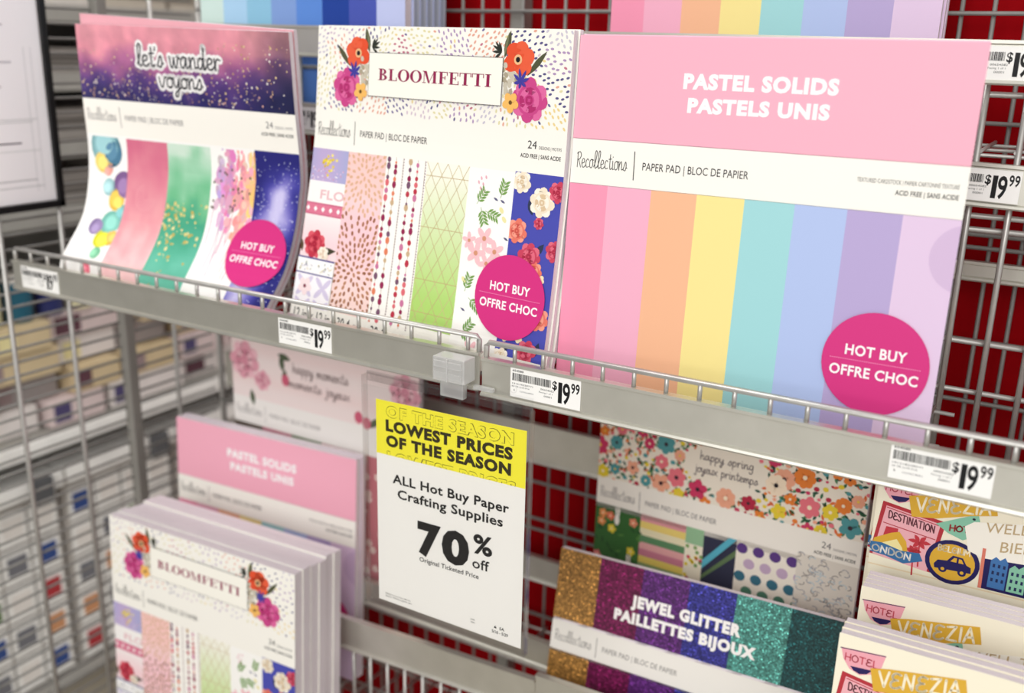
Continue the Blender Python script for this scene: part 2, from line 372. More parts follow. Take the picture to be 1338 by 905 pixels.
def header(A, rec=True, white=CREAM, t1='24', t2='DESIGNS | MOTIFS', ink=(52, 50, 54), y0=3.2, y1=4.66):
    A.rect(0, y0, 12, y1, white, 1)
    sig(A, .2, 2.0, y0+.93, .55, ink)
    A.line([(2.22, y0+.3), (2.24, y0+1.2)], .03, ink, 2, False)
    A.text('PAPER PAD | BLOC DE PAPIER', 2.52, 5.95, y0+.86, .235, ink, 2, .003)
    if t1:
        A.text(t1, 10.45, 10.82, y0+.62, .26, ink, 2); A.text(t2, 10.92, 11.83, y0+.62, .10, ink, 2)
    else: A.text(t2, 9.1, 11.8, y0+.64, .115, ink, 2)
    A.text('ACID FREE | SANS ACIDE', 10.17, 11.82, y0+.93, .135, (30, 28, 32), 2, .018)
# ---- hand lettering (stroke glyphs, x-height 1)
GL = {
 'l': ([[(.05, .15), (.3, .9), (.42, 1.75), (.28, 2.0), (.16, 1.6), (.18, .5), (.28, .02), (.5, .18)]], .5),
 'e': ([[(.05, .45), (.4, .6), (.42, .9), (.22, 1.0), (.06, .6), (.16, .08), (.4, .05), (.62, .3)]], .6),
 't': ([[(.22, 1.7), (.2, .5), (.3, .03), (.5, .2)], [(.02, 1.15), (.45, 1.2)]], .5),
 "'": ([[(.1, 1.75), (.06, 1.45)]], .2),
 's': ([[(.0, .1), (.3, 1.0), (.42, .5), (.3, .02), (.08, .1)], [(.42, .4), (.55, .3)]], .58),
 'w': ([[(.0, 1.0), (.08, .2), (.22, .05), (.38, .9), (.42, .2), (.56, .05), (.72, .85), (.85, .9)]], .9),
 'a': ([[(.5, .9), (.25, 1.0), (.05, .6), (.12, .08), (.35, .2), (.5, .95), (.5, .2), (.62, .05), (.78, .3)]], .76),
 'n': ([[(.05, 1.0), (.1, .02), (.14, .6), (.35, 1.0), (.45, .7), (.48, .1), (.68, .2)]], .68),
 'd': ([[(.48, .8), (.25, 1.0), (.05, .6), (.12, .08), (.35, .2), (.52, 1.2), (.54, 1.9), (.5, .2), (.62, .05), (.78, .3)]], .76),
 'r': ([[(.05, 1.0), (.1, .02), (.14, .6), (.3, .98), (.5, .88)]], .54),
 'v': ([[(.0, 1.0), (.1, .3), (.25, .02), (.42, .6), (.5, 1.0), (.62, .95)]], .62),
 'o': ([[(.3, 1.0), (.08, .75), (.08, .2), (.3, .02), (.5, .3), (.48, .8), (.3, 1.0), (.62, .9)]], .62),
 'y': ([[(.0, 1.0), (.08, .3), (.25, .1), (.45, .95)], [(.45, .95), (.42, .1), (.3, -.7), (.1, -.75), (.15, -.4), (.6, .1)]], .6),
 'u': ([[(.0, 1.0), (.05, .25), (.22, .02), (.42, .4), (.45, 1.0), (.46, .1), (.62, .1)]], .62),
 'h': ([[(.1, 1.9), (.08, .02), (.14, .6), (.35, 1.0), (.45, .6), (.5, .05), (.66, .2)]], .66),
 'p': ([[(.05, 1.0), (.05, -.8)], [(.05, .6), (.25, 1.0), (.45, .7), (.4, .15), (.2, .02), (.06, .2)]], .6),
 'i': ([[(.1, 1.0), (.12, .1), (.3, .1)], [(.1, 1.4), (.11, 1.45)]], .32),
 'g': ([[(.45, .9), (.2, 1.0), (.05, .6), (.15, .1), (.42, .3), (.48, 1.0), (.45, -.4), (.25, -.8), (.05, -.5)]], .6),
 'j': ([[(.25, 1.0), (.25, -.5), (.1, -.8), (-.05, -.5)], [(.25, 1.4), (.26, 1.45)]], .4),
 'm': ([[(.05, 1.0), (.08, .02), (.12, .6), (.28, 1.0), (.36, .6), (.38, .05), (.42, .6), (.58, 1.0), (.68, .6), (.72, .05), (.86, .2)]], .88),
 'x': ([[(.0, 1.0), (.5, .0)], [(.5, 1.0), (.0, .0)]], .6),
 'c': ([[(.45, .85), (.25, 1.0), (.06, .6), (.15, .08), (.5, .15)]], .55),
 'R': ([[(.1, 0), (.12, 1.7)], [(.0, 1.55), (.4, 1.75), (.6, 1.4), (.45, 1.0), (.15, .85)], [(.25, .88), (.6, 0)]], .7),
 'V': ([[(.0, 1.7), (.4, 0), (.62, 1.75)]], .75), 'E': ([[(.6, 1.55), (.3, 1.7), (.1, 1.4), (.2, 1.0), (.45, .92)], [(.3, .92), (.05, .6), (.12, .1), (.4, 0), (.65, .2)]], .78),
 'N': ([[(.05, 0), (.1, 1.7), (.6, .05), (.62, 1.7)]], .82), 'Z': ([[(.05, 1.6), (.6, 1.7), (.1, .1), (.7, .0)]], .82),
 'I': ([[(.1, 1.65), (.12, 0)]], .35), 'A': ([[(.0, 0), (.3, 1.7), (.65, .0)], [(.12, .6), (.55, .62)]], .78),
 'H': ([[(.05, 0), (.05, 1.7)], [(.6, 0), (.6, 1.7)], [(.05, .85), (.6, .85)]], .78), 'O': ([[(.35, 1.7), (.05, 1.2), (.05, .4), (.35, 0), (.65, .4), (.65, 1.2), (.35, 1.7)]], .82),
 'T': ([[(.0, 1.7), (.65, 1.7)], [(.33, 1.7), (.33, 0)]], .76), 'L': ([[(.05, 1.7), (.05, 0), (.5, 0)]], .62), 'D': ([[(.05, 0), (.05, 1.7), (.45, 1.5), (.6, .9), (.45, .2), (.05, 0)]], .76),
 'S': ([[(.5, 1.5), (.25, 1.7), (.05, 1.3), (.45, .7), (.4, .1), (.15, 0), (.0, .2)]], .64), 'B': ([[(.05, 0), (.05, 1.7), (.45, 1.5), (.4, 1.0), (.05, .9), (.5, .6), (.45, .1), (.05, 0)]], .68),
 'W': ([[(.0, 1.7), (.25, 0), (.45, 1.2), (.65, 0), (.9, 1.7)]], 1.0), 'U': ([[(.05, 1.7), (.05, .3), (.3, 0), (.55, .3), (.55, 1.7)]], .7), 'M': ([[(.0, 0), (.1, 1.7), (.4, .5), (.7, 1.7), (.8, 0)]], .95),
 'C': ([[(.55, 1.5), (.3, 1.7), (.05, 1.2), (.05, .4), (.3, 0), (.6, .2)]], .7), 'G': ([[(.55, 1.5), (.3, 1.7), (.05, 1.2), (.05, .4), (.3, 0), (.6, .3), (.6, .8), (.35, .8)]], .74), ' ': ([], .5)}
def smooth(p):
    return [tuple(q) for q in catmull(p, 4)] if len(p) > 2 else p
STRAIGHT = set('VNZIAHTLWM')
def hand(A, s, x0, x1, yb, xh, wd, col, layer, sl=0):
    tot = sum(GL[c][1] for c in s); k = (x1-x0)/tot; x = x0
    for c in s:
        st, wdt = GL[c]
        for p in st:
            q = p if c in STRAIGHT else smooth(p)
            A.line([(x+a*k, yb-b_*xh+sl*(x+a*k-x0)) for a, b_ in q], wd, col, layer)
        x += wdt*k
def sig(A, x0, x1, yb, cap, ink): hand(A, 'Recollections', x0, x1, yb, cap/1.95, .024, ink, 2)
# ---- flowers
def rose(A, x, y, r, cols, L=3, seed=0):
    rnd = random.Random(seed)
    for k in range(8):
        a = k*math.pi/4+rnd.random()*.3; A.ell(x+math.cos(a)*r*.6, y+math.sin(a)*r*.6, r*.45, r*.38, cols[k % 2], L, a, 10)
    A.ell(x, y, r*.72, r*.72, cols[0], L+1, 0, 14)
    for k in range(7):
        a = k*math.pi*2/7+.3; A.ell(x+math.cos(a)*r*.4, y+math.sin(a)*r*.4, r*.3, r*.18, cols[1+(k % 2)], L+2, a+1.57, 8)
    A.ell(x, y, r*.3, r*.27, cols[0], L+3, 0, 10)
    for k in range(4):
        a = k*math.pi/2; A.ell(x+math.cos(a)*r*.14, y+math.sin(a)*r*.14, r*.15, r*.07, cols[2], L+4, a+1.57, 8)
def daisy(A, x, y, r, n_, col, cc, L=3, a0=0, wd=.42):
    for k in range(n_):
        a = a0+k*2*math.pi/n_; A.ell(x+math.cos(a)*r*.55, y+math.sin(a)*r*.55, r*.5, r*wd, col, L+.1*(k % 2), a, 10)
    A.ell(x, y, r*.22, r*.22, cc, L+1, 0, 8)
def hydr(A, x, y, r, c1, c2, L, seed):
    rnd = random.Random(seed)
    for k in range(26):
        a = rnd.random()*6.28; d = r*math.sqrt(rnd.random()); A.ell(x+math.cos(a)*d, y+math.sin(a)*d*1.1, r*.25, r*.2, c1 if k % 3 else c2, L+.05*k, a, 8)
def sprig(A, x, y, a, l_, col, L=2, n_=4, w_=.05):
    ca, sa = math.cos(a), math.sin(a); A.line([(x, y), (x+ca*l_, y+sa*l_)], .02, col, L, False)
    for k in range(1, n_+1):
        t = k/n_*l_
        for s in (-1, 1): A.leaf(x+ca*t*.8, y+sa*t*.8, x+ca*t*.8+math.cos(a+s*.8)*l_*.45, y+sa*t*.8+math.sin(a+s*.8)*l_*.45, w_*.75, col, L)
def bouquet(A, cx, mir, cols=None):
    # corner bouquet of the flowery cover; mir=1 left, -1 right
    X = lambda d: cx+mir*d
    ORG, ORD, DK = (230, 84, 52), (206, 62, 40), (84, 86, 62)
    A.leaf(X(.60), .95, X(.38), .05, .13, DK, 2); A.leaf(X(.62), .9, X(.45), .1, .05, (120, 122, 92), 2.5)
    A.leaf(X(-.38), 1.5, X(-1.15), .68, .11, DK, 2)
    for k in range(5): A.leaf(X(.72), .75, X(.72)+mir*(.15+.28*math.sin(k*.6)), .85-.45*math.cos(k*.55-.3), .05, (52, 56, 50), 2)
    for dx, dy, rx, ry, a in ((-.25, -.05, .36, .3, .4), (.2, -.22, .38, .3, -.3), (.3, .12, .38, .3, .3), (-.15, .26, .36, .28, 0), (-.05, -.3, .3, .28, 0)):
        A.ell(X(-.05+dx), .96+dy, rx, ry, ORG if dx > 0 else (236, 98, 66), 3, a*mir)
    A.ell(X(.02), .98, .17, .17, (240, 190, 140), 4); A.ell(X(.02), .98, .09, .09, (30, 26, 32), 5)
    hydr(A, X(.38), 1.6, .42, (206, 198, 180), (176, 164, 142), 2.2, 5); 
    rose(A, X(-.55), 2.26, .72, ((206, 74, 140), (226, 108, 164), (180, 48, 110)), 4, 3)
    for k in range(7): A.leaf(X(-.16), 1.7, X(-.16)+mir*.34*math.cos(k*.9-2.2), 1.58+.34*math.sin(k*.9-2.2), .06, (70, 64, 160), 8)
    daisy(A, X(.22), 2.38, .34, 5, (246, 190, 104), (110, 80, 40), 9, .3)
def dabs(A, x0, y0, x1, y1, n_, seed, avoid=None, big=1):
    rnd = random.Random(seed); PAL = [(176, 150, 190), (120, 112, 160), (230, 170, 150), (226, 218, 170), (206, 200, 214), (196, 120, 140), (92, 88, 138), (238, 214, 150), (214, 196, 210)]
    cl = [(rnd.uniform(x0, x1), rnd.uniform(y0, y1), rnd.choice(PAL), rnd.random()*3.14) for _ in range(46)]
    pts = []
    t = 0
    while len(pts) < n_ and t < n_*30:
        t += 1; x, y = rnd.uniform(x0+.05, x1-.05), rnd.uniform(y0+.05, y1-.08)
        if avoid and avoid[0] < x < avoid[2] and avoid[1] < y < avoid[3]: continue
        if any((x-p[0])**2+(y-p[1])**2 < .027*big for p in pts): continue
        pts.append((x, y)); c = min(cl, key=lambda q: (q[0]-x)**2+(q[1]-y)**2)
        k = rnd.random(); col = c[2] if k < .85 else rnd.choice(PAL)
        A.ell(x, y, .072, .04, col, 1.5, c[3]+rnd.uniform(-.25, .25), 8)
# ---- serif capitals for the flowery cover
def serif(A, s, x0, x1, yb, cap, col, layer):
    W_ = {'B': .68, 'L': .66, 'O': .80, 'M': .97, 'F': .64, 'E': .68, 'T': .74, 'I': .40}; tot = sum(W_[c] for c in s); k = (x1-x0)/tot; x = x0
    for c in s:
        w_ = W_[c]*.92
        def rc(a, b_, c_, d): A.rect(x+a*k, yb-d*cap, x+c_*k, yb-b_*cap, col, layer)
        def ring(cx, cy, rx, ry, ix, iy, a0, a1, n_=14):
            for i in range(n_):
                t0 = a0+(a1-a0)*i/n_; t1 = a0+(a1-a0)*(i+1)/n_
                f = lambda t, p, q: (x+(cx+p*math.cos(t))*k, yb-(cy+q*math.sin(t))*cap)
                A.poly([f(t0, rx, ry), f(t1, rx, ry), f(t1, ix, iy), f(t0, ix, iy)], col, layer)
        def stem(cx): rc(cx-.085, 0, cx+.085, 1); rc(cx-.17, 0, cx+.17, .06); rc(cx-.17, .94, cx+.17, 1)
        if c in 'BLFE': stem(.2)
        if c == 'B': ring(.26, .74, .3, .26, .14, .2, -1.57, 1.57); ring(.26, .26, .36, .26, .19, .2, -1.57, 1.57); rc(.2, .94, .28, 1); rc(.2, 0, .28, .06); rc(.2, .48, .28, .53)
        if c == 'L': rc(.2, 0, .6, .06); rc(.54, 0, .6, .3)
        if c in 'EF': rc(.2, .94, .6, 1); rc(.55, .7, .6, 1); rc(.2, .48, .46, .54); rc(.42, .36, .47, .66)
        if c == 'E': rc(.2, 0, .64, .06); rc(.59, 0, .64, .3)
        if c == 'O': ring(.38, .5, .38, .52, .2, .46, 0, 6.2832, 28)
        if c == 'T': stem(.35); rc(.0, .94, .7, 1); rc(0, .68, .05, 1); rc(.65, .68, .7, 1)
        if c == 'I': stem(.2)
        if c == 'M':
            rc(.09, 0, .13, 1); rc(0, 0, .22, .06); rc(0, .94, .2, 1); rc(.68, 0, .85, 1); rc(.6, 0, .92, .06); rc(.74, .94, .92, 1)
            for a, b_, c_, d in ((.1, 1, .4, 0), (.72, 1, .4, 0)):
                q = .16 if a < .3 else .05; A.poly([(x+a*k, yb-b_*cap), (x+(a+q)*k, yb-b_*cap), (x+(c_+q*.5)*k, yb-d*cap), (x+(c_-q*.2)*k, yb-d*cap)], col, layer)
        x += W_[c]*k
# ================================================================== covers
# ---- pastel striped cover
PST = [(246, 154, 184), (245, 178, 203), (246, 188, 150), (248, 230, 152), (162, 216, 220), (178, 196, 238), (184, 168, 214), (226, 201, 230)]
PX = [0, 1.374, 2.89, 4.405, 5.92, 7.437, 8.95, 10.47, 12]
def pastel_art(title=True):
    A = Art(); A.rect(0, 0, 12, 3.22, (248, 178, 198), 1)
    for k in range(8): A.rect(PX[k], 4.64, PX[k+1], 12, PST[k], 1)
    header(A, t1=None, t2='TEXTURED CARDSTOCK | PAPIER CARTONNÉ TEXTURÉ', y0=3.2, y1=4.66)
    A.text('PASTEL SOLIDS', 3.62, 8.27, 1.52, .455, (255, 252, 252), 2, .055)
    A.text('PASTELS UNIS', 3.82, 8.10, 2.22, .44, (255, 252, 252), 2, .055)
    A.clip = (0, 4.7, 12, 12)
    A.ell(12.25, 5.72, .95, .95, (212, 186, 219), 1.5, n=30)
    A.clip = None
    return A
# ---- flowery cover
def bloom_art(detail=True):
    A = Art(); A.rect(0, 0, 12, 12, CREAM, 0.5)
    A.clip = (0, 0, 12, 3.22)
    dabs(A, 0, 0, 12, 3.2, 640 if detail else 300, 4, (2.95, .95, 9.2, 2.5), 1 if detail else 2)
    bouquet(A, 2.25, 1); bouquet(A, 9.85, -1)
    A.clip = None
    BX = 13
    A.rect(2.88, .93, 9.24, 2.52, (90, 88, 92), BX-.5); A.rect(2.9, .95, 9.22, 2.5, (253, 250, 240), BX)
    serif(A, 'BLOOMFETTI', 3.38, 8.78, 1.92, .42, (150, 40, 84), BX+1)
    header(A)
    # strip 1: six little cards
    A.clip = (0, 4.66, 2.0, 11.05)
    A.grid(0, 4.66, 2, 5.93, 4, 6, lambda x, y: (180+int(14*math.sin(x*2)), 172, 214), 1.2)
    rnd = random.Random(8)
    for k in range(26): A.ell(.95+rnd.gauss(0, .24), 5.15+rnd.gauss(0, .14), .07, .06, rnd.choice([(232, 208, 80), (214, 182, 60), (246, 230, 130)]), 2+k*.02, 0, 8)
    for k in range(40): A.ell(rnd.uniform(0, 2), rnd.uniform(5.4, 5.9), .035, .03, rnd.choice([(250, 246, 250), (230, 200, 226), (220, 150, 170)]), 2, 0, 6)
    A.rect(0, 5.93, 2, 6.79, (250, 246, 244), 1.2); A.text('FLO', .7, 2.02, 6.62, .36, (232, 188, 194), 2, .02)
    A.rect(0, 6.79, 2, 7.27, (222, 122, 150), 1.2); A.rect(0, 6.79, 2, 6.83, (200, 92, 128), 2); A.rect(0, 7.23, 2, 7.27, (200, 92, 128), 2)
    for k in range(5): A.poly([(.12+.42*k, 6.92), (.22+.42*k, 7.03), (.12+.42*k, 7.14), (.02+.42*k, 7.03)], (255, 250, 250), 2.5)
    A.grid(0, 7.27, 2, 8.98, 2, 8, lambda x, y: (250, int(238-26*max(0, 1-abs(y-8.4)/1.1)), int(238-20*max(0, 1-abs(y-8.4)/1.1))), 1.2)
    A.leaf(.3, 8.8, 1.95, 8.55, .2, (70, 66, 50), 2); A.leaf(.1, 8.8, .02, 8.3, .1, (96, 80, 60), 2); rose(A, .75, 8.42, .56, ((196, 56, 76), (222, 92, 106), (166, 34, 58)), 3, 1); rose(A, 1.3, 8.75, .3, ((246, 232, 214), (252, 244, 232), (226, 200, 176)), 9, 2)
    A.rect(0, 8.96, 2, 9.02, (72, 64, 140), 12); A.rect(0, 9.02, 2, 9.58, (250, 248, 248), 12)
    for k in range(30): A.ell(rnd.uniform(.1, 1.9), rnd.uniform(9.1, 9.5), .06, .018, rnd.choice([(150, 150, 170), (110, 130, 110), (190, 180, 120), (90, 80, 130)]), 13, rnd.random()*3, 6)
    A.rect(0, 9.58, 2, 9.63, (72, 64, 140), 13); A.rect(0, 9.63, 2, 11.05, (250, 246, 250), 12)
    for i in range(-1, 3):
        for j in range(3):
            for a in range(4): A.ell(.55+i*1.0+.28*math.cos(.78+a*1.57), 10.1+j*.9+.28*math.sin(.78+a*1.57), .3, .11, (214, 204, 230), 12.5, .78+a*1.57, 10)
    daisy(A, .58, 10.12, .36, 5, (248, 226, 228), (120, 30, 60), 13, .2)
    # strip 2: gold flecks on pink
    A.clip = (2.0, 4.66, 4.02, 10.85)
    A.grid(2, 4.66, 4.02, 10.85, 1, 10, lambda x, y: (252, 206, 202) if y < 6 else (252, int(214-8*math.sin(y)), 214), 1.2)
    pts = []
    for t in range(3000):
        x, y = rnd.uniform(2, 4), rnd.uniform(4.7, 10.7)
        if 6.5 < y < 7.4 and rnd.random() < .8: continue
        if any((x-p[0])**2+(y-p[1])**2 < .036 for p in pts): continue
        pts.append((x, y)); ang = math.atan2(y-(5.5 if y < 7 else 9.2), x-3)
        A.ell(x, y, .10, .062, (224, 180, 150) if y < 7 else rnd.choice([(170, 116, 84), (186, 134, 100), (156, 104, 76)]), 2, ang, 10)
    # strip 3: strands of beads
    A.clip = (4.02, 4.66, 6.04, 11.1); A.rect(4, 4.66, 6.05, 11.1, (254, 250, 244), 1.2)
    for i in range(6):
        x = 4.16+i*.36; y = 4.75+.1*(i % 3)
        A.line([(x, 4.66), (x, 11)], .018, (150, 130, 110), 2, False)
        if i in (2, 5):
            for k in range(60): A.ell(x+.02, 4.7+k*.105, .03, .03, (150, 130, 140), 2.5, 0, 6)
            continue
        while y < 10.95:
            h = rnd.choice([.06, .11, .14, .09]); c = rnd.choice([(190, 56, 76), (222, 110, 120), (150, 40, 84), (226, 130, 96), (204, 176, 140), (120, 84, 110), (204, 120, 160)])
            A.ell(x, y, min(.1, h*.85), h, c, 3, 0, 8); y += h*2+rnd.choice([.02, .05, .14])
    # strip 4: green with fine lattice
    A.clip = (6.04, 4.66, 8.03, 10.66)
    def gf(x, y):
        t = max(0, min(1, (y-4.9)/4.8)); return (int(250-72*t), int(248-32*t), int(236-120*t))
    A.grid(6.04, 4.66, 8.03, 10.66, 1, 14, gf, 1.2)
    for k in range(-6, 16):
        c = (206, 190, 140) if k % 2 else (196, 176, 128)
        A.line([(6.04, 4.66+k*.86), (8.03, 4.66+k*.86+3.44)], .022, c, 2, False); A.line([(8.03, 4.66+k*.86), (6.04, 4.66+k*.86+3.44)], .022, c, 2, False)
    for y in (5.15, 7.0, 8.9, 10.1): A.line([(6.04, y), (8.03, y)], .02, (196, 168, 120), 2, False)
    # strip 5: meadow flowers on white
    A.clip = (8.03, 4.66, 10.03, 11.4); A.rect(8, 4.66, 10.05, 11.4, (254, 252, 248), 1.2)
    for x, y, r_ in ((9.0, 7.05, .42), (9.5, 7.45, .4), (8.7, 7.6, .42), (9.2, 7.9, .36), (8.35, 7.2, .3), (9.0, 11.0, .35)): daisy(A, x, y, r_, 5, (246, 196, 202), (214, 150, 120), 3+x*.1, x, .27)
    for x, y, a in ((8.5, 5.9, -1), (8.7, 6.0, 1.2), (8.9, 6.1, .3), (8.4, 9.0, -1.3), (8.6, 9.2, .6), (8.4, 10.4, .4), (8.5, 10.5, -.9), (9.5, 5.6, -1.3)): sprig(A, x, y, a, .62, (120, 160, 84), 2, 4, .06)
    for x, y in ((8.6, 5.0), (8.7, 5.2), (8.8, 4.95), (8.5, 5.15), (8.75, 5.4), (8.6, 5.35)): A.ell(x, y, .07, .04, (232, 176, 190), 2, 1.2, 8)
    for x, y in ((9.2, 5.6), (9.5, 5.65), (9.8, 6.9), (8.3, 9.6), (9.1, 9.4)): A.leaf(x, y, x+.22, y+.1, .04, (96, 96, 130), 2)
    for x, y in ((9.6, 6.0), (9.75, 6.3), (8.3, 8.6), (9.7, 8.3)): A.ell(x, y, .13, .08, (238, 230, 170), 2, .8, 8)
    # strip 6: blue with roses
    A.clip = (10.03, 4.62, 12, 11.3); A.rect(10, 4.6, 12, 11.3, (76, 80, 176), 1.2)
    for x, y, r_, c in ((11.25, 5.55, .5, 0), (10.35, 4.95, .38, 0), (11.85, 5.15, .36, 1), (10.35, 6.6, .42, 2), (10.95, 7.4, .46, 1), (11.2, 7.85, .34, 2), (11.95, 7.1, .36, 1), (11.2, 6.25, .2, 1), (10.5, 9.6, .4, 2), (11.6, 9.4, .42, 2), (11.3, 10.6, .4, 1), (10.3, 11.0, .35, 0)):
        rose(A, x, y, r_, (((244, 230, 206), (252, 244, 230), (222, 196, 160)), ((204, 70, 96), (226, 108, 130), (170, 44, 70)), ((232, 122, 104), (244, 160, 140), (206, 86, 76)))[c], 3+x*.1, int(x*10))
    for x, y, a in ((10.2, 7.5, .6), (11.5, 6.9, 2.2), (10.7, 5.5, 1.2), (10.2, 8.6, .3), (11.6, 8.5, 1.9), (11.75, 10.2, 1.8), (10.6, 10.5, 2.4)): A.leaf(x, y, x+.55*math.cos(a), y+.55*math.sin(a), .12, (52, 60, 86), 2)
    for x, y in ((11.5, 8.1), (10.9, 10.2), (10.35, 10.25)): daisy(A, x, y, .17, 5, (250, 230, 190), (230, 160, 80), 3, .4, .5)
    A.clip = None
    A.rect(0, 10.9, 12, 12, CREAM, 14)
    A.text('12 in x 12 in / 30.4 cm x 30.4 cm', .22, 5.6, 11.42, .40, (48, 46, 50), 15, .006); A.text('12 in / po x 12 in / po', 6.2, 8.6, 11.4, .3, (48, 46, 50), 15, .006)
    return A
# ---- starry watercolour cover
def vnoise(seed):
    rnd = random.Random(seed); T = [[rnd.random() for _ in range(64)] for _ in range(64)]
    def f(x, y):
        def o(x, y):
            i, j = int(math.floor(x)), int(math.floor(y)); u, v = x-i, y-j; u = u*u*(3-2*u); v = v*v*(3-2*v); g = lambda a, b_: T[a % 64][b_ % 64]
            return (g(i, j)*(1-u)+g(i+1, j)*u)*(1-v)+(g(i, j+1)*(1-u)+g(i+1, j+1)*u)*v
        return o(x, y)*.6+o(x*2.1, y*2.1)*.28+o(x*4.3, y*4.3)*.12
    return f
def mixc(stops, t):
    t = max(0, min(1, t))
    for (a, c0), (b_, c1) in zip(stops, stops[1:]):
        if t <= b_: k = (t-a)/(b_-a or 1); return tuple(c0[i]+(c1[i]-c0[i])*k for i in range(3))
    return stops[-1][1]
def wander_art():
    A = Art(); N = vnoise(3); rnd = random.Random(17); A.rect(0, 0, 12, 12, (253, 252, 249), .5)
    def sky(x, y):
        t = y/3.15+.42*(N(x*.8, y*.9)-.5)
        if x > 9: t += .22*(x-9)/3*(1 if y > 1 else .3)
        c = mixc([(0, (222, 150, 162)), (.3, (220, 142, 158)), (.52, (162, 96, 140)), (.72, (88, 60, 124)), (1, (40, 38, 92))], t)
        if x > 9.3: k = min(1, (x-9.3)/2.2)*.75; d = mixc([(0, (150, 110, 112)), (.5, (84, 66, 92)), (1, (32, 34, 66))], t); c = tuple(c[i]*(1-k)+d[i]*k for i in range(3))
        p = .9+.25*N(x*2.2+9, y*2.2); return tuple(min(255, v*p) for v in c)
    A.grid(0, 0, 12, 3.15, 72, 20, sky, 1)
    for k in range(430):
        x = rnd.uniform(.1, 11.9); y = 3.1-abs(rnd.gauss(0, .95)) if x < 8.5 else rnd.uniform(.5, 3.1)
        if not .05 < y < 3.08: continue
        r_ = rnd.choice([.018, .026, .035, .05]); A.ell(x, y, r_, r_, rnd.choice([(224, 198, 150), (204, 160, 150), (236, 226, 220), (190, 150, 120)]), 2, 0, 6)
    for s, x0, x1, yb, xh in (("let's wander", 3.6, 8.35, 1.62, .46), ('voyons', 4.82, 7.3, 2.45, .42)):
        hand(A, s, x0, x1, yb, xh, .34, (252, 250, 250), 3); hand(A, s, x0, x1, yb, xh, .07, (40, 42, 52), 4)
    header(A, y0=3.15, y1=4.7, ink=(120, 118, 122))
    # 1 watercolour balls
    A.clip = (0, 4.8, 2.42, 12)
    for x, y, r_, c in ((1.1, 5.2, .95, (140, 190, 196)), (1.5, 5.4, .7, (70, 120, 150)), (.9, 5.9, .55, (244, 212, 110)), (2.2, 6.9, .6, (142, 108, 160)), (1.9, 7.6, .5, (246, 206, 90)), (1.3, 7.1, .4, (170, 214, 218)), (1.9, 8.6, .6, (130, 200, 186)), (1.15, 9.0, .42, (150, 130, 176)), (1.75, 9.5, .5, (226, 224, 60)), (2.25, 9.3, .4, (240, 190, 90)), (1.7, 10.2, .3, (130, 200, 160)), (1.6, 11.0, .3, (236, 120, 140)), (1.2, 6.3, .28, (236, 160, 150)), (2.3, 8.1, .4, (120, 190, 190))):
        for k in range(3): A.ell(x+rnd.uniform(-.1, .1), y+rnd.uniform(-.1, .1), r_*(1-.22*k), r_*(.95-.22*k), tuple(min(255, v+20*k-14) for v in c), 2+.3*k, rnd.random()*3, 18)
    # 2 pink wash
    A.clip = (2.42, 4.8, 4.85, 12)
    A.grid(2.42, 4.8, 4.85, 12, 10, 30, lambda x, y: mixc([(0, (214, 110, 140)), (.3, (226, 136, 154)), (.7, (236, 166, 172)), (1, (250, 206, 206))], (y-4.8)/6+.5*(N(x*2, y*1.2)-.5)), 1.5)
    for cx, cy in ((3.6, 7.3), (3.4, 9.4)):
        for k in range(4): A.line([(cx+(.15+.14*k)*math.cos(t*.45), cy+(.15+.14*k)*math.sin(t*.45)) for t in range(11)], .025, (240, 172, 180), 2, False)
    # 3 green wash with gold
    A.clip = (4.85, 4.8, 7.3, 12)
    A.grid(4.85, 4.8, 7.3, 12, 10, 34, lambda x, y: mixc([(0, (210, 232, 216)), (.12, (164, 214, 182)), (.4, (112, 190, 142)), (.55, (70, 164, 132)), (1, (108, 192, 168))], (y-4.9+(.9*math.cos(x*1.9))*max(0, 1-(y-4.8)))/6+.35*(N(x*1.7+3, y*1.4)-.5)), 1.5)
    for k in range(95):
        y = 7.3+abs(rnd.gauss(0, 1.6)); x = rnd.uniform(4.9, 7.2)
        if rnd.random() < .4: x = 5.4+rnd.gauss(0, .35)
        r_ = rnd.choice([.03, .045, .07, .1]); A.ell(x, y, r_, r_*.8, rnd.choice([(222, 206, 130), (232, 220, 160), (196, 176, 96)]), 2.5, rnd.random()*3, 8)
    # 4 ink splashes on white
    A.clip = (7.3, 4.8, 9.7, 12)
    for cx, cy, w_, c in ((8.0, 6.2, .34, (200, 160, 190)), (8.3, 6.0, .3, (206, 140, 176)), (8.9, 6.5, .36, (236, 150, 160)), (9.2, 6.6, .34, (240, 176, 170)), (9.6, 6.7, .26, (244, 190, 120))):
        for k in range(46):
            x = cx+rnd.gauss(0, w_*.6); y = cy+rnd.gauss(.2, .8); A.ell(x, y, rnd.uniform(.06, .2), rnd.uniform(.1, .4), tuple(min(255, v+rnd.uniform(-10, 36)) for v in c), 2+.01*k, rnd.uniform(-.3, .3), 8)
        for k in range(3): A.line([(cx+rnd.gauss(0, .2), cy+.8), (cx+rnd.gauss(0, .25)-.05, cy+rnd.uniform(2.2, 4.2))], .03, c, 2.2, False)
    for k in range(26): A.ell(rnd.uniform(7.4, 9.6), rnd.uniform(5.4, 7.4), .06, .06, rnd.choice([(110, 90, 80), (120, 80, 110), (90, 100, 70)]), 3, 0, 7)
    # 5 galaxy
    A.clip = (9.7, 4.72, 12, 12)
    def gal(x, y):
        t = N(x*1.1+20, y*.9); k = max(0, 1-abs(x-11.0+.22*(y-7))/1.3)*t*1.9*max(0, min(1, (y-5.2)/1.5)); return mixc([(0, (34, 34, 108)), (.35, (66, 64, 156)), (.6, (122, 116, 196)), (1, (206, 200, 240))], k+.08)
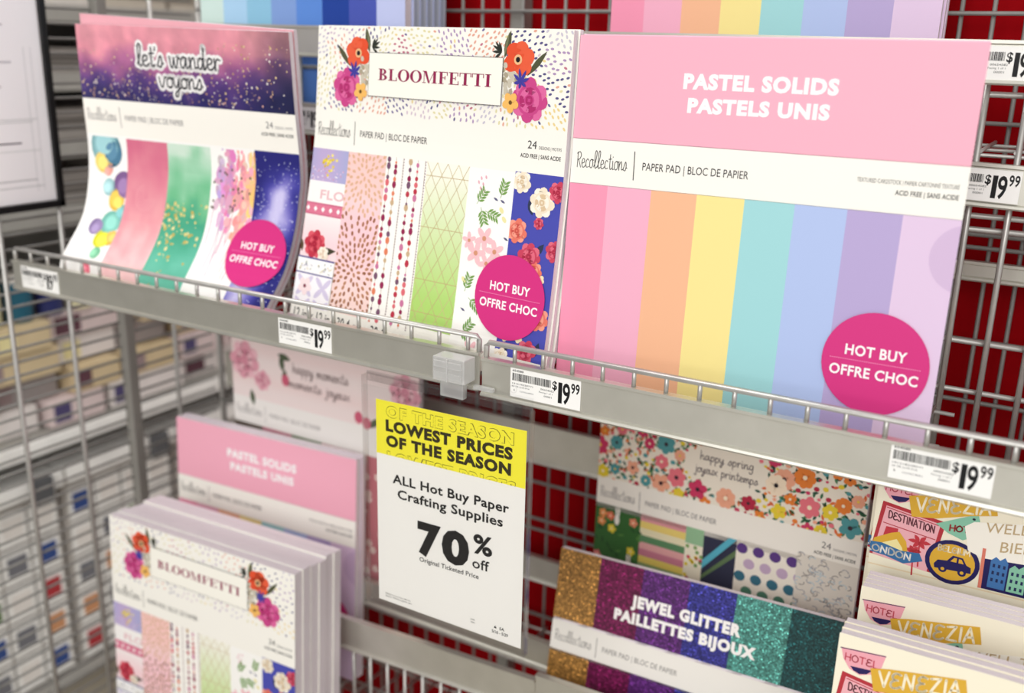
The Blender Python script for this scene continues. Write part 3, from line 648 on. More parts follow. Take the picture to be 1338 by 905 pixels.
    A.grid(9.7, 4.72, 12, 12, 14, 40, gal, 1.5)
    for k in range(230):
        r_ = rnd.choice([.012, .018, .028]); A.ell(rnd.uniform(9.75, 11.95), rnd.uniform(4.9, 11.6), r_, r_, (220, 222, 250), 2.5, 0, 6)
    A.clip = None
    return A
# ---- glitter cover
def glitter_art():
    A = Art(); X = [0, 1.95, 3.92, 5.96, 7.92, 10.08, 12]; Cc = [(168, 122, 62), (112, 26, 76), (92, 42, 114), (54, 54, 138), (82, 150, 140), (24, 74, 76)]
    for k in range(6):
        for y0, y1 in ((0, 3.2), (4.66, 12)): A.rect(X[k], y0, X[k+1], y1, Cc[k], 1, 1)
    header(A, t1='24', t2='SHEETS | FEUILLES', white=(247, 243, 236), ink=(140, 136, 134), y0=3.3, y1=4.76)
    A.text('JEWEL GLITTER', 3.55, 8.28, 1.75, .52, (255, 252, 250), 3, .065); A.text('PAILLETTES BIJOUX', 2.85, 8.98, 2.5, .5, (255, 252, 250), 3, .065)
    return A
# ---- spring flower cover
def happy_art():
    A = Art(); rnd = random.Random(31); A.rect(0, 0, 12, 12, (240, 230, 214), .5)
    PAL = [(206, 60, 100), (232, 130, 56), (84, 152, 156), (232, 206, 60), (180, 44, 70), (240, 170, 140), (232, 118, 130)]
    A.clip = (0, 0, 12, 3.0); big = []
    def ok(x, y, r_): return not ((x-6.15)/1.85)**2+((y-1.35)/1.15)**2 < 1 and all((x-a)**2+(y-b_)**2 > (r_+c_)**2*.8 for a, b_, c_ in big)
    for k in range(1500):
        r_ = rnd.choice([.44, .33, .26, .2]) if k < 500 else rnd.uniform(.10, .18); x, y = rnd.uniform(0, 12), rnd.uniform(0, 3)
        if not ok(x, y, r_): continue
        big.append((x, y, r_)); c = rnd.choice(PAL)
        if r_ > .21: daisy(A, x, y, r_, rnd.choice([5, 6, 8]), c, rnd.choice([(60, 40, 50), (240, 200, 80), (250, 230, 200)]), 3, rnd.random())
        else: A.ell(x, y, r_*.6, r_*.5, c, 2.5, 0, 8)
    for k in range(620):
        x, y = rnd.uniform(0, 12), rnd.uniform(0, 3)
        if ((x-6.15)/1.85)**2+((y-1.35)/1.15)**2 < 1: continue
        a = rnd.random()*6.28; A.leaf(x, y, x+.28*math.cos(a), y+.28*math.sin(a), .06, rnd.choice([(54, 106, 72), (80, 132, 90), (226, 110, 60), (44, 84, 70)]), 2)
    daisy(A, 8.35, 1.5, .45, 8, (246, 226, 200), (40, 34, 40), 4, .2)
    A.clip = None
    hand(A, 'happy spring', 4.95, 7.35, 1.12, .2, .035, (110, 96, 106), 4); hand(A, 'joyeux printemps', 4.75, 7.6, 1.7, .2, .035, (110, 96, 106), 4)
    header(A, white=(246, 240, 230), ink=(110, 104, 108), y0=2.98, y1=4.45)
    A.clip = (0, 4.2, 12, 12)
    A.rect(0, 4.25, 2.35, 12, (58, 106, 54), 1)
    for k in range(60): x, y = rnd.uniform(0, 2.35), rnd.uniform(4.3, 11); A.ell(x, y, .16, .05, rnd.choice([(90, 140, 70), (44, 84, 48)]), 2, rnd.random()*3, 8)
    for x, y, c in ((.4, 4.7, (236, 150, 90)), (.8, 4.75, (232, 120, 90)), (.35, 5.1, (236, 150, 90)), (.9, 5.35, (236, 214, 70)), (2.0, 4.8, (230, 140, 110)), (1.95, 6.2, (236, 214, 70)), (.2, 6.8, (236, 130, 130))): daisy(A, x, y, .22, 5, c, (250, 240, 200), 3)
    for x, y in ((1.15, 4.75), (1.85, 6.85)): A.ell(x, y+.12, .13, .26, (246, 240, 230), 4); A.ell(x-.05, y-.28, .05, .22, (246, 240, 230), 4); A.ell(x+.08, y-.28, .05, .22, (246, 240, 230), 4)
    SP = [(226, 154, 160), (236, 210, 120), (236, 226, 190), (96, 140, 100), (230, 170, 170), (206, 130, 150), (236, 214, 110), (150, 176, 120)]
    for k in range(24): A.rect(2.35, 4.25+k*.33, 4.6, 4.25+(k+1)*.33, SP[k % 8], 1)
    A.rect(4.6, 4.25, 5.45, 12, (240, 232, 210), 1); A.rect(4.6, 4.25, 5.45, 5.0, (150, 190, 150), 2)
    for k in range(22): A.ell(rnd.uniform(4.7, 5.4), rnd.uniform(5.1, 7.0), .09, .09, rnd.choice([(206, 60, 90), (232, 206, 60), (120, 160, 90)]), 2, 0, 8)
    A.rect(4.3, 6.7, 4.95, 12, (214, 196, 40), 3)
    A.rect(5.45, 4.25, 6.95, 6.6, (52, 54, 74), 1)
    A.poly([(5.45, 5.6), (6.6, 4.25), (6.95, 4.25), (5.45, 6.0)], (90, 176, 196), 2); A.poly([(5.45, 6.3), (6.95, 4.7), (6.95, 5.0), (5.45, 6.5)], (96, 120, 84), 2)
    A.rect(5.45, 6.6, 6.95, 12, (226, 196, 170), 1)
    for k in range(5): A.ell(5.2+.42*k, 6.95, .15, .15, (104, 56, 72), 4, 0, 10)
    A.rect(6.95, 4.15, 9.55, 12, (242, 234, 220), 1)
    for i in range(4):
        for j in range(8): A.ell(7.2+i*.72+(.36 if j % 2 else 0), 4.55+j*.62, .25, .23, [(92, 62, 130), (196, 170, 196), (62, 112, 132), (84, 132, 110)][j % 4], 2, 0, 12)
    A.clip = (9.55, 3.9, 12, 12); A.rect(9.55, 4.05, 12, 12, (226, 218, 206), 4)
    for k in range(190): x, y = rnd.uniform(9.55, 12), rnd.uniform(4.05, 9); a = rnd.random()*6; A.line([(x+.14*math.cos(a+t*.7), y+.1*math.sin(a+t*.7)) for t in range(5)], .03, rnd.choice([(130, 122, 120), (150, 150, 160), (176, 200, 214)]), 5, False)
    A.clip = None
    return A
# ---- pale rose cover
def rosy_art():
    A = Art(); rnd = random.Random(5); A.rect(0, 0, 12, 12, (238, 222, 220), .5)
    A.grid(0, 0, 12, 3.2, 12, 6, lambda x, y: (240, 222+4*math.sin(y*8), 220+4*math.sin(y*8)), 1)
    for x, y, r_ in ((.9, 1.2, 1.0), (2.1, 2.1, .55), (11.2, 1.0, .9), (10.2, 2.3, .6)): rose(A, x, y, r_, ((226, 160, 176), (238, 188, 198), (206, 130, 150)), 2+x*.1, int(x*7))
    for x, y, a in ((3.4, .5, 1.4), (3.2, .5, .2), (3.7, 1.2, 1.7), (11.0, .3, 1.5), (1.3, 2.7, 1.4), (9.7, 2.6, 2.4)): A.leaf(x, y, x+.9*math.cos(a), y+.9*math.sin(a), .18, (84, 96, 74), 2.2)
    for x, y in ((3.7, 1.8), (8.4, 2.8), (8.9, 3.0)): A.ell(x, y, .26, .32, (206, 96, 122), 3)
    hand(A, 'happy moments', 4.2, 7.8, 1.3, .28, .06, (170, 150, 150), 3); hand(A, 'moments joyeux', 3.9, 7.9, 2.1, .26, .06, (170, 150, 150), 3)
    header(A, white=(240, 236, 232), ink=(150, 146, 146))
    for k, c in enumerate([(96, 84, 74), (200, 120, 140), (110, 130, 90), (226, 190, 190), (190, 110, 120), (230, 210, 200)]):
        A.rect(2*k, 4.66, 2*k+2, 12, c, 1)
        for j in range(14): daisy(A, 2*k+rnd.uniform(.2, 1.8), rnd.uniform(4.9, 11), .2, 5, (236, 214, 206), (160, 90, 90), 2)
    return A
# ---- blue toned cover
def blue_art():
    A = Art(); X = [0, 1.5, 3, 4.5, 6, 7.5, 9, 10.5, 12]; Cc = [(204, 226, 220), (168, 206, 236), (140, 192, 220), (128, 158, 214), (92, 138, 214), (34, 66, 152), (74, 88, 176), (192, 200, 238)]
    for k in range(8): A.rect(X[k], 4.6, X[k+1], 12, Cc[k], 1)
    A.rect(0, 0, 12, 3.2, (92, 138, 214), 1); header(A, t1=None, t2='TEXTURED CARDSTOCK | PAPIER CARTONNÉ TEXTURÉ')
    return A
# ---- travel sticker cover
def venezia_art():
    A = Art(); A.rect(0, 0, 12, 12, (252, 245, 222), .5); A.clip = (0, 0, 12, 12)
    A.poly([(.1, .45), (1.36, .34), (1.28, .75), (1.05, 1.05), (.72, 1.2), (.4, 1.08), (.2, .8)], (244, 172, 184), 2)
    A.line([(.08, .47), (1.36, .36)], .03, (70, 50, 90), 3, False); A.poly([(.42, .98), (1.05, .93), (.9, 1.1), (.7, 1.16), (.52, 1.1)], (44, 36, 92), 3); hand(A, 'HOTEL', .24, 1.2, .82, .13, .035, (206, 84, 100), 4)
    A.poly([(.98, .86), (1.5, .72), (3.50, .36), (3.62, .92), (2.9, 1.1), (1.9, 1.44), (1.15, 1.56)], (226, 178, 62), 5); hand(A, 'VENEZIA', 1.24, 3.46, 1.36, .285, .07, (253, 243, 214), 6, -.2)
    A.poly([(.22, 1.22), (2.2, 1.52), (1.95, 3.4), (.0, 3.2)], (186, 56, 66), 2); A.poly([(.34, 1.36), (2.05, 1.62), (1.84, 3.4), (.1, 3.2)], (244, 182, 190), 2.5)
    A.line([(.36, 1.42), (2.0, 1.68)], .03, (186, 56, 66), 3, False); A.line([(.3, 1.98), (1.96, 2.2)], .03, (186, 56, 66), 3, False)
    hand(A, 'DESTINATION', .45, 1.92, 1.78, .15, .04, (110, 60, 70), 3.5, .14)
    for x, y, s in ((1.5, 2.4, 1), (1.35, 2.75, .7)):
        for a in range(6): A.leaf(x, y, x+.36*s*math.cos(a*1.05), y+.26*s*math.sin(a*1.05), .07, (200, 62, 72), 3.5)
        A.line([(x, y), (x+.05, y+.9)], .05, (200, 62, 72), 3.5, False)
    A.poly([(.42, 2.1), (.8, 2.1), (.8, 2.5), (.35, 2.5)], (200, 62, 72), 3.5)
    A.poly([(1.9, 1.62), (3.08, 1.0), (3.3, 1.66), (2.75, 2.0), (2.3, 1.86)], (140, 200, 172), 4); hand(A, 'HOT', 2.32, 2.92, 1.76, .12, .05, (160, 60, 60), 5, -.1); A.ell(2.98, 1.2, .05, .04, (40, 40, 60), 5)
    A.poly([(.0, 3.0), (.1, 2.6), (.6, 2.3), (.85, 2.2), (1.1, 2.5), (1.2, 2.95), (.6, 3.1)], (226, 178, 62), 4); A.poly([(.1, 2.98), (.3, 2.75), (.8, 2.48), (1.0, 2.75), (1.05, 2.95), (.6, 3.05)], (250, 236, 170), 4.5)
    A.poly([(.0, 2.75), (.35, 2.72), (1.0, 2.86), (1.55, 2.8), (1.68, 3.06), (1.1, 3.3), (.5, 3.16), (.0, 3.12)], (62, 116, 168), 5); hand(A, 'LONDON', -.12, 1.35, 3.05, .14, .05, (240, 236, 230), 6, .07)
    A.ell(2.55, 2.85, .82, .78, (40, 36, 92), 4, 0, 26); A.ell(2.55, 2.85, .68, .64, (226, 178, 62), 4.5, 0, 26); hand(A, 'BELGIUM', 2.08, 3.06, 2.52, .12, .04, (252, 240, 206), 5, -.02)
    A.poly([(2.02, 3.02), (2.12, 2.86), (2.4, 2.82), (2.55, 2.6), (2.85, 2.62), (2.98, 2.84), (3.12, 2.9), (3.14, 3.1), (2.05, 3.16)], (40, 36, 92), 5)
    A.poly([(2.5, 2.82), (2.6, 2.67), (2.68, 2.67), (2.68, 2.82)], (226, 178, 62), 5.5); A.poly([(2.74, 2.82), (2.74, 2.67), (2.82, 2.68), (2.9, 2.82)], (226, 178, 62), 5.5)
    for x in (2.3, 2.88): A.ell(x, 3.14, .13, .13, (40, 36, 92), 5.2, 0, 12); A.ell(x, 3.14, .06, .06, (226, 178, 62), 5.6, 0, 8)
    A.poly([(2.75, 1.5), (3.0, 1.28), (6.6, .6), (8.2, 1.4), (8.0, 2.6), (6.5, 2.2), (3.4, 2.45), (2.95, 2.3)], (254, 250, 238), 5.5)
    A.text('WELL TRAVELED', 3.35, 6.9, 1.55, .34, (196, 172, 130), 6.5, .002, 1.0); A.text('BIEN VOYAGÉ', 3.85, 6.9, 2.12, .36, (196, 172, 130), 6.5, .002, 1.6)
    A.rect(3.4, 2.1, 5.2, 3.5, (40, 36, 92), 4.2); A.poly([(3.36, 2.1), (3.46, 2.1), (3.5, 3.5), (3.4, 3.5)], (226, 130, 110), 6)
    for x, c, h in ((3.65, (70, 120, 180), 2.45), (4.2, (140, 200, 172), 2.6), (4.75, (236, 150, 100), 2.8), (5.3, (244, 190, 110), 2.5)):
        A.poly([(x, 3.4), (x, h), (x+.13, h-.15), (x+.26, h-.05), (x+.39, h-.18), (x+.5, h), (x+.5, 3.4)], c, 6.2)
        for i in range(3):
            for j in range(3): A.rect(x+.07+i*.15, h+.1+j*.25, x+.14+i*.15, h+.22+j*.25, (40, 50, 90), 6.6)
    A.ell(6.9, 1.9, .5, .7, (200, 62, 72), 5); A.rect(5.5, 3.6, 12, 8, (244, 220, 190), 1); A.rect(0, 3.55, 12, 3.6, (244, 226, 190), 1); A.poly([(.4, 4.2), (5, 3.9), (5, 6.5), (.6, 6.7)], (140, 200, 172), 2); A.ell(3, 8.5, 1.6, 1.6, (226, 178, 62), 2, 0, 24); A.ell(8.6, 9.2, 1.8, 1.5, (186, 56, 66), 2, 0, 24)
    A.clip = None
    return A
def plain(c): 
    A = Art(); A.rect(0, 0, 12, 12, c, .5); return A
# ================================================================== the pads
tt = R(4.332)
S_past = plane(0, .0423+.2767*math.sin(tt), -.0096+.2767*math.cos(tt), .3048, .0423+.2767*math.sin(tt), -.0096+.2767*math.cos(tt), 4.332)
S_bloom = ruled(-.3078, -.003, [(.2717, .0996), (.21, .0935), (.1527, .086), (.08, .068), (.0137, .05), (-.0082, .0435), (-.033, .036)], [(.2701, .0576), (.21, .0535), (.1535, .0487), (.08, .0375), (.0125, .0255), (-.0013, .0205), (-.033, .014)])
S_wand = ruled(-.6348, -.33, [(.2690, .067), (.189, .0677), (.148, .069), (.125, .0685), (.093, .0644), (.055, .052), (.02, .0256), (.005, .016), (-.02, .012)], [(.2645, .08), (.183, .085), (.144, .0887), (.1167, .089), (.1025, .0865), (.0672, .0775), (.0289, .0603), (-.0045, .0325), (-.02, .021), (-.03, .016)])
S_wand2 = ruled(-.6372, -.3312, [(.2805, .076), (.189, .0755), (.148, .0768), (.125, .0763), (.093, .0725), (.055, .0605), (.02, .036), (.005, .0265), (-.02, .021)], [(.2665, .0885), (.183, .0932), (.144, .0968), (.1167, .097), (.1025, .0948), (.0672, .086), (.0289, .0695), (-.0045, .042), (-.02, .031), (-.03, .0255)])
pad('paper_pad', 'large pastel-striped paper pad with pink header, standing at the front of the upper shelf', S_past, pastel_art(), sticker=sticker_art(10.29, 8.98, 1.5), H=11.6)
pad('paper_pad', 'second pastel-striped pad, only its top edge showing behind the large pastel pad', behind(S_past, .0075, -.0012, .0015), plain((251, 190, 211)), thick=.0055, H=11.6)
pad('paper_pad', 'paper pad with red poppies at both top corners and maroon capitals, on the upper shelf', S_bloom, bloom_art(), sticker=sticker_art(10.36, 8.9, 1.46), curved=True, H=11.6)
for k, (d, dz) in enumerate(((.0075, .001), (.0145, -.0015))):
    pad('paper_pad', ('first spare pad right behind the upper poppy pad, seen as a pale edge', 'rearmost spare pad behind the upper poppy pad, seen as a pale edge')[k], behind(S_bloom, d, .0008*(k+1), dz), plain(CREAM), thick=.0055, group='spare flowery pads on the upper shelf', curved=True, H=11.6)
pad('paper_pad', 'bowed paper pad with dusky starry sky header and white-edged script, left on the upper shelf', S_wand, wander_art(), sticker=sticker_art(10.38, 9.05, 1.5), curved=True)
pad('paper_pad', 'second starry pad peeking out above the bowed starry pad', S_wand2, plain((226, 166, 176)), curved=True, thick=.006)
pad('paper_pad', 'blue-toned striped paper pad on the back tier above the starry pad', plane(-.588, .2125, .492, -.283, .2125, .492, 1.0), blue_art(), thick=.0118)
for k in range(5):
    pad('paper_pad', 'grey-blue side of a spare blue pad stacked behind the blue-toned striped pad', plane(-.588, .2255+.0125*k, .492+.002*(k % 2), -.2815, .2255+.0125*k, .492, 1.0), plain((192, 200, 238)), thick=.0118, group='spare blue pads on the back tier', edge=noise_mix(mat('blue_page_edges', rough=.7), (150, 164, 188), (196, 206, 222), 3, 2, 'Object', (1, 60, 1)) if k == 0 else bpy.data.materials['blue_page_edges'])
pad('paper_pad', 'pastel-striped paper pad on the back tier, its foot showing above the large pastel pad', plane(-.0605, .2505, .492, .2443, .2475, .492, 1.0), pastel_art(), thick=.0105)
for k in range(2):
    pad('paper_pad', ('spare pastel pad directly behind the back-tier pastel pad, lilac edge', 'last spare pastel pad behind the back-tier pastel pad, lilac edge')[k], plane(-.0605, .262+.0115*k, .492, .2455, .259+.0115*k, .492, 1.0), plain((236, 212, 240)), thick=.0105, group='spare pastel pads on the back tier')
pad('paper_pad', 'glitter-striped paper pad in gold, magenta, blue and teal on the lower right shelf', plane(-.061, .188, -.268, .2438, .176, -.252, 7, -.02), glitter_art(), mats=[PRINT, GLIT])
pad('paper_pad', 'spring flower paper pad with green, striped and polka-dot panels behind the glitter pad', plane(-.055, .262, -.132, .2438, .222, -.114, 1), happy_art(), thick=.006)
pad('paper_pad', 'pink-headed pastel paper pad in the shade, lower left behind the thick flowery pile', plane(-.65, .178, -.237, -.3452, .187, -.232, 3), pastel_art(), sticker=sticker_art(10.3, 8.95, 1.5), thick=.009)
pad('paper_pad', 'spare pastel pad tight behind the shaded pink-headed pad', plane(-.649, .1885, -.2365, -.3442, .1975, -.2315, 3), plain((230, 214, 226)), thick=.008)
pad('paper_pad', 'pale pink rose-printed paper pad tucked under the upper shelf behind the sale sign', plane(-.575, .214, -.117, -.270, .214, -.117, 1), rosy_art(), thick=.009)
Sb = plane(-.62, .036, -.3175, -.3152, .040, -.3103, 3)
pad('paper_pad', 'front poppy-cornered paper pad of the thick pile at the lower left', Sb, bloom_art(False), thick=.0125)
for k in range(5):
    rnd = random.Random(k+40)
    pad('paper_pad', 'lilac-edged spare pad in the thick flowery pile at the lower left', behind(Sb, .0135+.0135*k, rnd.uniform(-.001, .0025), rnd.uniform(-.002, .0015)), plain(CREAM), thick=.0125, group='spare flowery pads of the lower left pile')
VA = venezia_art()
def vpad(label, yf, z, x=.27, tilt=1, group=None, zr=.008):
    S = plane(x, yf, z, x+.3048, yf-.006, z+zr, tilt)
    pc = S(6, 12); base = (pc[0], pc[1]+.005, pc[2]); r = thing('paper_pad', label, 'paper pad', base, group)
    block('page_block', S, base, r, .0004, .0068)
    VA.build('cover', S, base, r)
GV = 'cream travel pads at the lower right'
vpad('frontmost cream travel pad with mustard banner, lower right corner', -.001, -.158, group=GV)
vpad('second cream travel pad from the front, white top edge showing', .0066, -.157, group=GV)
vpad('third cream travel pad from the front, last of the front trio', .0145, -.1565, group=GV)
for k, s in enumerate(('foremost pad of the middle travel pile, mustard banner half showing', 'second pad of the middle travel pile, a thin edge with a gold line', 'third pad of the middle travel pile, a thin edge with a gold line', 'rearmost pad of the middle travel pile, a thin edge below the round stamp')):
    vpad(s, (.068, .0755, .083, .0905)[k], -.152, .2705, group=GV)
vpad('upright travel pad behind the middle pile, most of its stamps and banner showing', .126, -.070, .264, -1, group=GV)
vpad('last travel pad behind the upright one, red edge peeking at its left', .1345, -.069, .2605, -1, group=GV)
shelf('right rear wire tier under the upright travel pads', (0, .108, -.346), .25, .72, h=.0285, deck=(-.037, .09))
shelf('wire tier under the spring flower pad and the pale rose pad', (0, .197, -.404), -.62, .25, h=.0285, deck=(-.038, .09))
# ================================================================== price tags
def price_tag(label, x, y, z, w_=.0665, h=.0255, slope=0):
    A = Art(); k = 1000; 
    sx, sy = w_*k, h*k; rnd = random.Random(7); ink = (24, 24, 26)
    A.text('654580', .03*sx, .19*sx, .12*sy, .07*sy, ink, 1, .02)
    xx = .03*sx
    while xx < .585*sx:
        b_ = rnd.choice([.5, .6, .9, 1.2])*.72; A.rect(xx, .17*sy, min(xx+b_, .59*sx), .43*sy, ink, 1); xx += b_+rnd.choice([.28, .36, .55])
    A.text('191518238771', .03*sx, .33*sx, .56*sy, .055*sy, (60, 60, 64), 1); A.text('10 TR U-M P14', .03*sx, .28*sx, .66*sy, .055*sy, (60, 60, 64), 1); A.text('A', .05*sx, .07*sx, .8*sy, .08*sy, ink, 1); A.text('123456/8901', .14*sx, .34*sx, .8*sy, .05*sy, (120, 120, 124), 1)
    A.text('00654582', .44*sx, .63*sx, .57*sy, .06*sy, ink, 1); A.text('Facing 1 of 1', .42*sx, .61*sx, .67*sy, .055*sy, (90, 90, 92), 1); A.text('00001', .49*sx, .60*sx, .79*sy, .06*sy, ink, 1)
    A.text('$', .605*sx, .672*sx, .46*sy, .29*sy, ink, 1, .02); A.text('1', .69*sx, .745*sx, .88*sy, .7*sy, ink, 1, .02); A.text('9', .752*sx, .856*sx, .88*sy, .7*sy, ink, 1, .02); A.text('99', .868*sx, .985*sx, .47*sy, .34*sy, ink, 1, .022)
    bm = bmesh.new(); cl = bm.loops.layers.float_color.new('Col')
    for pts, L, mi in A.P:
        f = bm.faces.new([bm.verts.new((p[0]/k, -.0004-.00009*L, -p[1]/k)) for p in pts])
        for lp, p in zip(f.loops, pts): lp[cl] = (p[2], p[3], p[4], 1)
    n0 = len(bm.faces); add_box(bm, 0, w_, -.0004, 0, -h, 0)
    bm.faces.ensure_lookup_table()
    for f in bm.faces[n0:]:
        for lp in f.loops: lp[cl] = (*lin((250, 249, 246)), 1)
    o = obj('price_tag', mesh_bm(bm, 'price_tag', PRINT), None, (x, y, z)); o.rotation_euler = (0, -slope, 0)
    return tag(o, label, 'price tag', 'shelf price tags')
ZT = -.0006
price_tag('price tag at the far left end of the upper shelf, under the starry pad', -.684, -.0005, ZT)
price_tag('price tag on the upper shelf edge under the lower left corner of the poppy pad', -.2835, -.0005, ZT)
price_tag('price tag on the upper shelf edge just right of the clear sign clip', -.0201, -.002, ZT-.002)
price_tag('price tag on the upper shelf edge under the lower right of the pastel pad', .2877, -.002, ZT-.0005)
price_tag('price tag on the second back rail, right of the pastel pad', .2625, .1892, .1731+ZT, slope=-.019)
price_tag('price tag on the topmost back rail, cut by the right picture edge', .264, .1892, .266+ZT, slope=-.005)
price_tag('price tag on the second back rail, glimpsed between the starry and poppy pads', -.4475, .1892, .1866+ZT, slope=-.019)
# ================================================================== sale sign in its clear holder
hr = thing('sign_holder', 'clear acrylic sign holder hanging by a clip from the upper shelf edge', 'sign holder', (-.08, -.0105, -.155))
def hb(name, x0, x1, y0, y1, z0, z1, m, bev=.0004): return obj(name, box_me(name, x0+.08, x1+.08, y0+.0105, y1+.0105, z0+.155, z1+.155, m, bev), hr)
hb('back_panel', -.1690, .0062, -.0095, -.0080, -.2655, -.0340, ACRYL)
hb('front_panel', -.1690, .0062, -.0150, -.0138, -.2655, -.0425, ACRYL)
hb('side_edge', -.1708, -.1690, -.0150, -.0080, -.2655, -.0340, ACRYE); hb('side_edge', .0062, .0080, -.0150, -.0080, -.2655, -.0340, ACRYE); hb('bottom_edge', -.1708, .0080, -.0150, -.0080, -.2675, -.2655, ACRYE)
hb('top_flange', -.1690, .0062, -.0092, -.0080, -.0405, -.0325, ACRYE)
bm = bmesh.new(); add_box(bm, -.088, .0865, 0, .0013, .1215, .1245); 
for k in range(24):
    a0, a1 = 2*math.pi*k/24, 2*math.pi*(k+1)/24
    q = [bm.verts.new((.068+r_*math.cos(a), -.0006+.0105*0, .137+r_*math.sin(a))) for a, r_ in ((a0, .0038), (a1, .0038), (a1, .0028), (a0, .0028))]; bm.faces.new(q)
obj('hanging_tab', mesh_bm(bm, 'hanging_tab', ACRYE), hr)
hb('tab_panel', -.165, .0062, -.0092, -.0082, -.0405, -.0235, ACRYL)
bm = bmesh.new()   # moulded clip with ribs, gripping the rail
add_box(bm, -.006, .0265, -.0125, .0055, .135, .1565, .0012); add_box(bm, -.004, .0245, -.014, -.0125, .138, .1435, .0006); add_box(bm, -.004, .0245, -.014, -.0125, .1475, .1535, .0006)
add_box(bm, .009, .0105, -.0145, -.0125, .1355, .156, .0004); add_box(bm, -.0068, -.006, -.010, .003, .139, .153, .0003); add_box(bm, .0265, .046, .0018, .0062, .128, .1315, .0005); add_box(bm, -.004, .02, -.004, .003, .118, .135, .001)
obj('clip', mesh_bm(bm, 'clip', FROST), hr)
A = Art(); W_, H_ = 159.5, 206.5
A.rect(0, 0, W_, H_, (250, 248, 243), 0); A.rect(0, 0, W_, 53, (253, 243, 62), 1)
INK = (52, 46, 26); DK = (28, 28, 30)
A.clip = (0, 1.5, W_, 53)
for t, x0, x1, yb in (('OF THE SEASON', 12, 147, 15.4), ('LOWEST PRICES', 12.5, 150, 60.2)):
    A.text(t, x0-.4, x1+.4, yb+.3, 11.6, (112, 104, 40), 2, .058); A.text(t, x0+.1, x1-.1, yb-.15, 10.7, (253, 243, 62), 3, .036)
A.clip = None
A.text('LOWEST PRICES', 11, 146.4, 29.4, 11.2, INK, 2, .055); A.text('OF THE SEASON', 11.2, 145, 44.2, 11.2, INK, 2, .055)
A.text('ALL Hot Buy Paper', 18.2, 144, 79.9, 9.2, DK, 2, .024); A.text('Crafting Supplies', 23.8, 138, 94.4, 9.2, DK, 2, .024)
A.text('7', 46.4, 72.5, 145, 33.5, DK, 2, .05); A.text('0', 73.5, 103.5, 145, 33.5, DK, 2, .05); A.text('%', 107.8, 127.8, 127.2, 19, DK, 2, .03); A.text('off', 107, 125, 142.4, 10, DK, 2, .012)
A.text('Original Ticketed Price', 48.6, 114, 152.6, 4.6, DK, 2, .012)
A.text('©2024 in store. See offer for', 8, 38, 199, 1.5, (70, 70, 70), 2); A.text('details. While supplies last', 8, 39, 201.6, 1.5, (70, 70, 70), 2)
A.text('PAPER', 106, 110.5, 196.5, 1.4, (70, 70, 70), 2); A.text('TRIM', 106, 110.5, 199.5, 1.4, (70, 70, 70), 2)
A.poly([(131, 197), (134, 197), (132.5, 194.2)], DK, 2); A.text('5A', 137, 142, 197.4, 3, DK, 2, .02); A.text('5/16 - 5/29', 129, 146, 202.2, 3, DK, 2, .02)
def SG(x, y): return (-.1568+x*.001, -.0117, -.0553+x*.0000195-y*.001)
sg = A.build('sale_sign', SG, (-.0771, -.0113, -.16), None); sg.location = (-.0771, -.0113, -.16)
bm = bmesh.new(); bm.from_mesh(sg.data); cl = bm.loops.layers.float_color['Col']; n0 = len(bm.faces)
add_box(bm, -.0797, .0798, -.00035, -.0001, -.1018, .1047); bm.faces.ensure_lookup_table()
for f in bm.faces[n0:]:
    for lp in f.loops: lp[cl] = (*lin((250, 248, 243)), 1)
bm.to_mesh(sg.data); bm.free()
tag(sg, 'yellow and white seventy percent off sale sign inside the clear holder', 'sign')
# ================================================================== framed notice on the side panel
nr = thing('framed_notice', 'white notice in a black frame hung on the wire side panel, top left', 'notice', (-.742, -.025, .05))
bm = bmesh.new(); 
for a, b_, c_, d in ((-.115, -.1065, 0, .33), (.1225, .131, 0, .33), (-.115, .131, 0, .0085), (-.115, .131, .3215, .33)): add_box(bm, -.004, .004, a, b_, c_, d, .001)
obj('frame', mesh_bm(bm, 'frame', BLACK), nr); obj('backing', box_me('backing', -.0042, -.0025, -.113, .129, .002, .328, GREYP), nr)
A = Art(); A.rect(0, 0, 229, 313, (252, 247, 250), 0)
for y, x0, x1, c in ((213, 8, 214, 200), (285, 8, 206, 150), (293, 20, 214, 190), (216, 8, 208, 205), (250, 100, 214, 215)): A.rect(x0, y, x1, y+1, (c, c, c), 1)
for x in (205, 214): A.rect(x, 130, x+.7, 300, (206, 204, 208), 1)
for y in range(20, 200, 14): A.rect(20, y, 190-(y*7) % 60, y+2.5, (206, 200, 206), 1)
A.rect(150, 240, 190, 242, (110, 100, 110), 1)
pn = A.build('paper_sheet', lambda x, y: (-.7435, -.1315+x*.001, .372-y*.001), (-.742, -.025, .05), nr)
# fix facing: the sheet looks towards +X
# ================================================================== neighbouring fixture beyond the side panel
gr = thing('display_fixture', 'grey shelving unit of the next aisle beyond the wire side panel', 'shelving', (-1.4, .45, -1.10))
def gp(name, *a, m=GREYP, bev=.002): return obj(name, box_me(name, a[0]+1.4, a[1]+1.4, a[2]-.45, a[3]-.45, a[4]+1.1, a[5]+1.1, m, bev), gr)
gp('back_panel', -1.72, -1.70, -.45, 1.3, -1.1, .75, m=GREYP); gp('end_panel', -1.70, -1.22, 1.28, 1.3, -1.1, .75)
gp('kick_plate', -1.70, -1.235, -.45, 1.28, -1.1, -.975, m=FLOOR)
LIPS = [(-.45, 1), (-.04, 0), (.075, 0), (.19, 0), (.305, 0), (.42, 0)]
gp('gap_shade_board', -1.34, -1.33, -.45, 1.28, -.53, -.466, m=BLACK)  # black board added to stand in for the shade under the shelf
for z, wh in LIPS:
    gp('shelf_board', -1.70, -1.205, -.45, 1.28, z-.014, z); gp('shelf_lip', -1.205, -1.2, -.45, 1.28, z-.027, z+.002, m=WHITE if wh else GREYP)
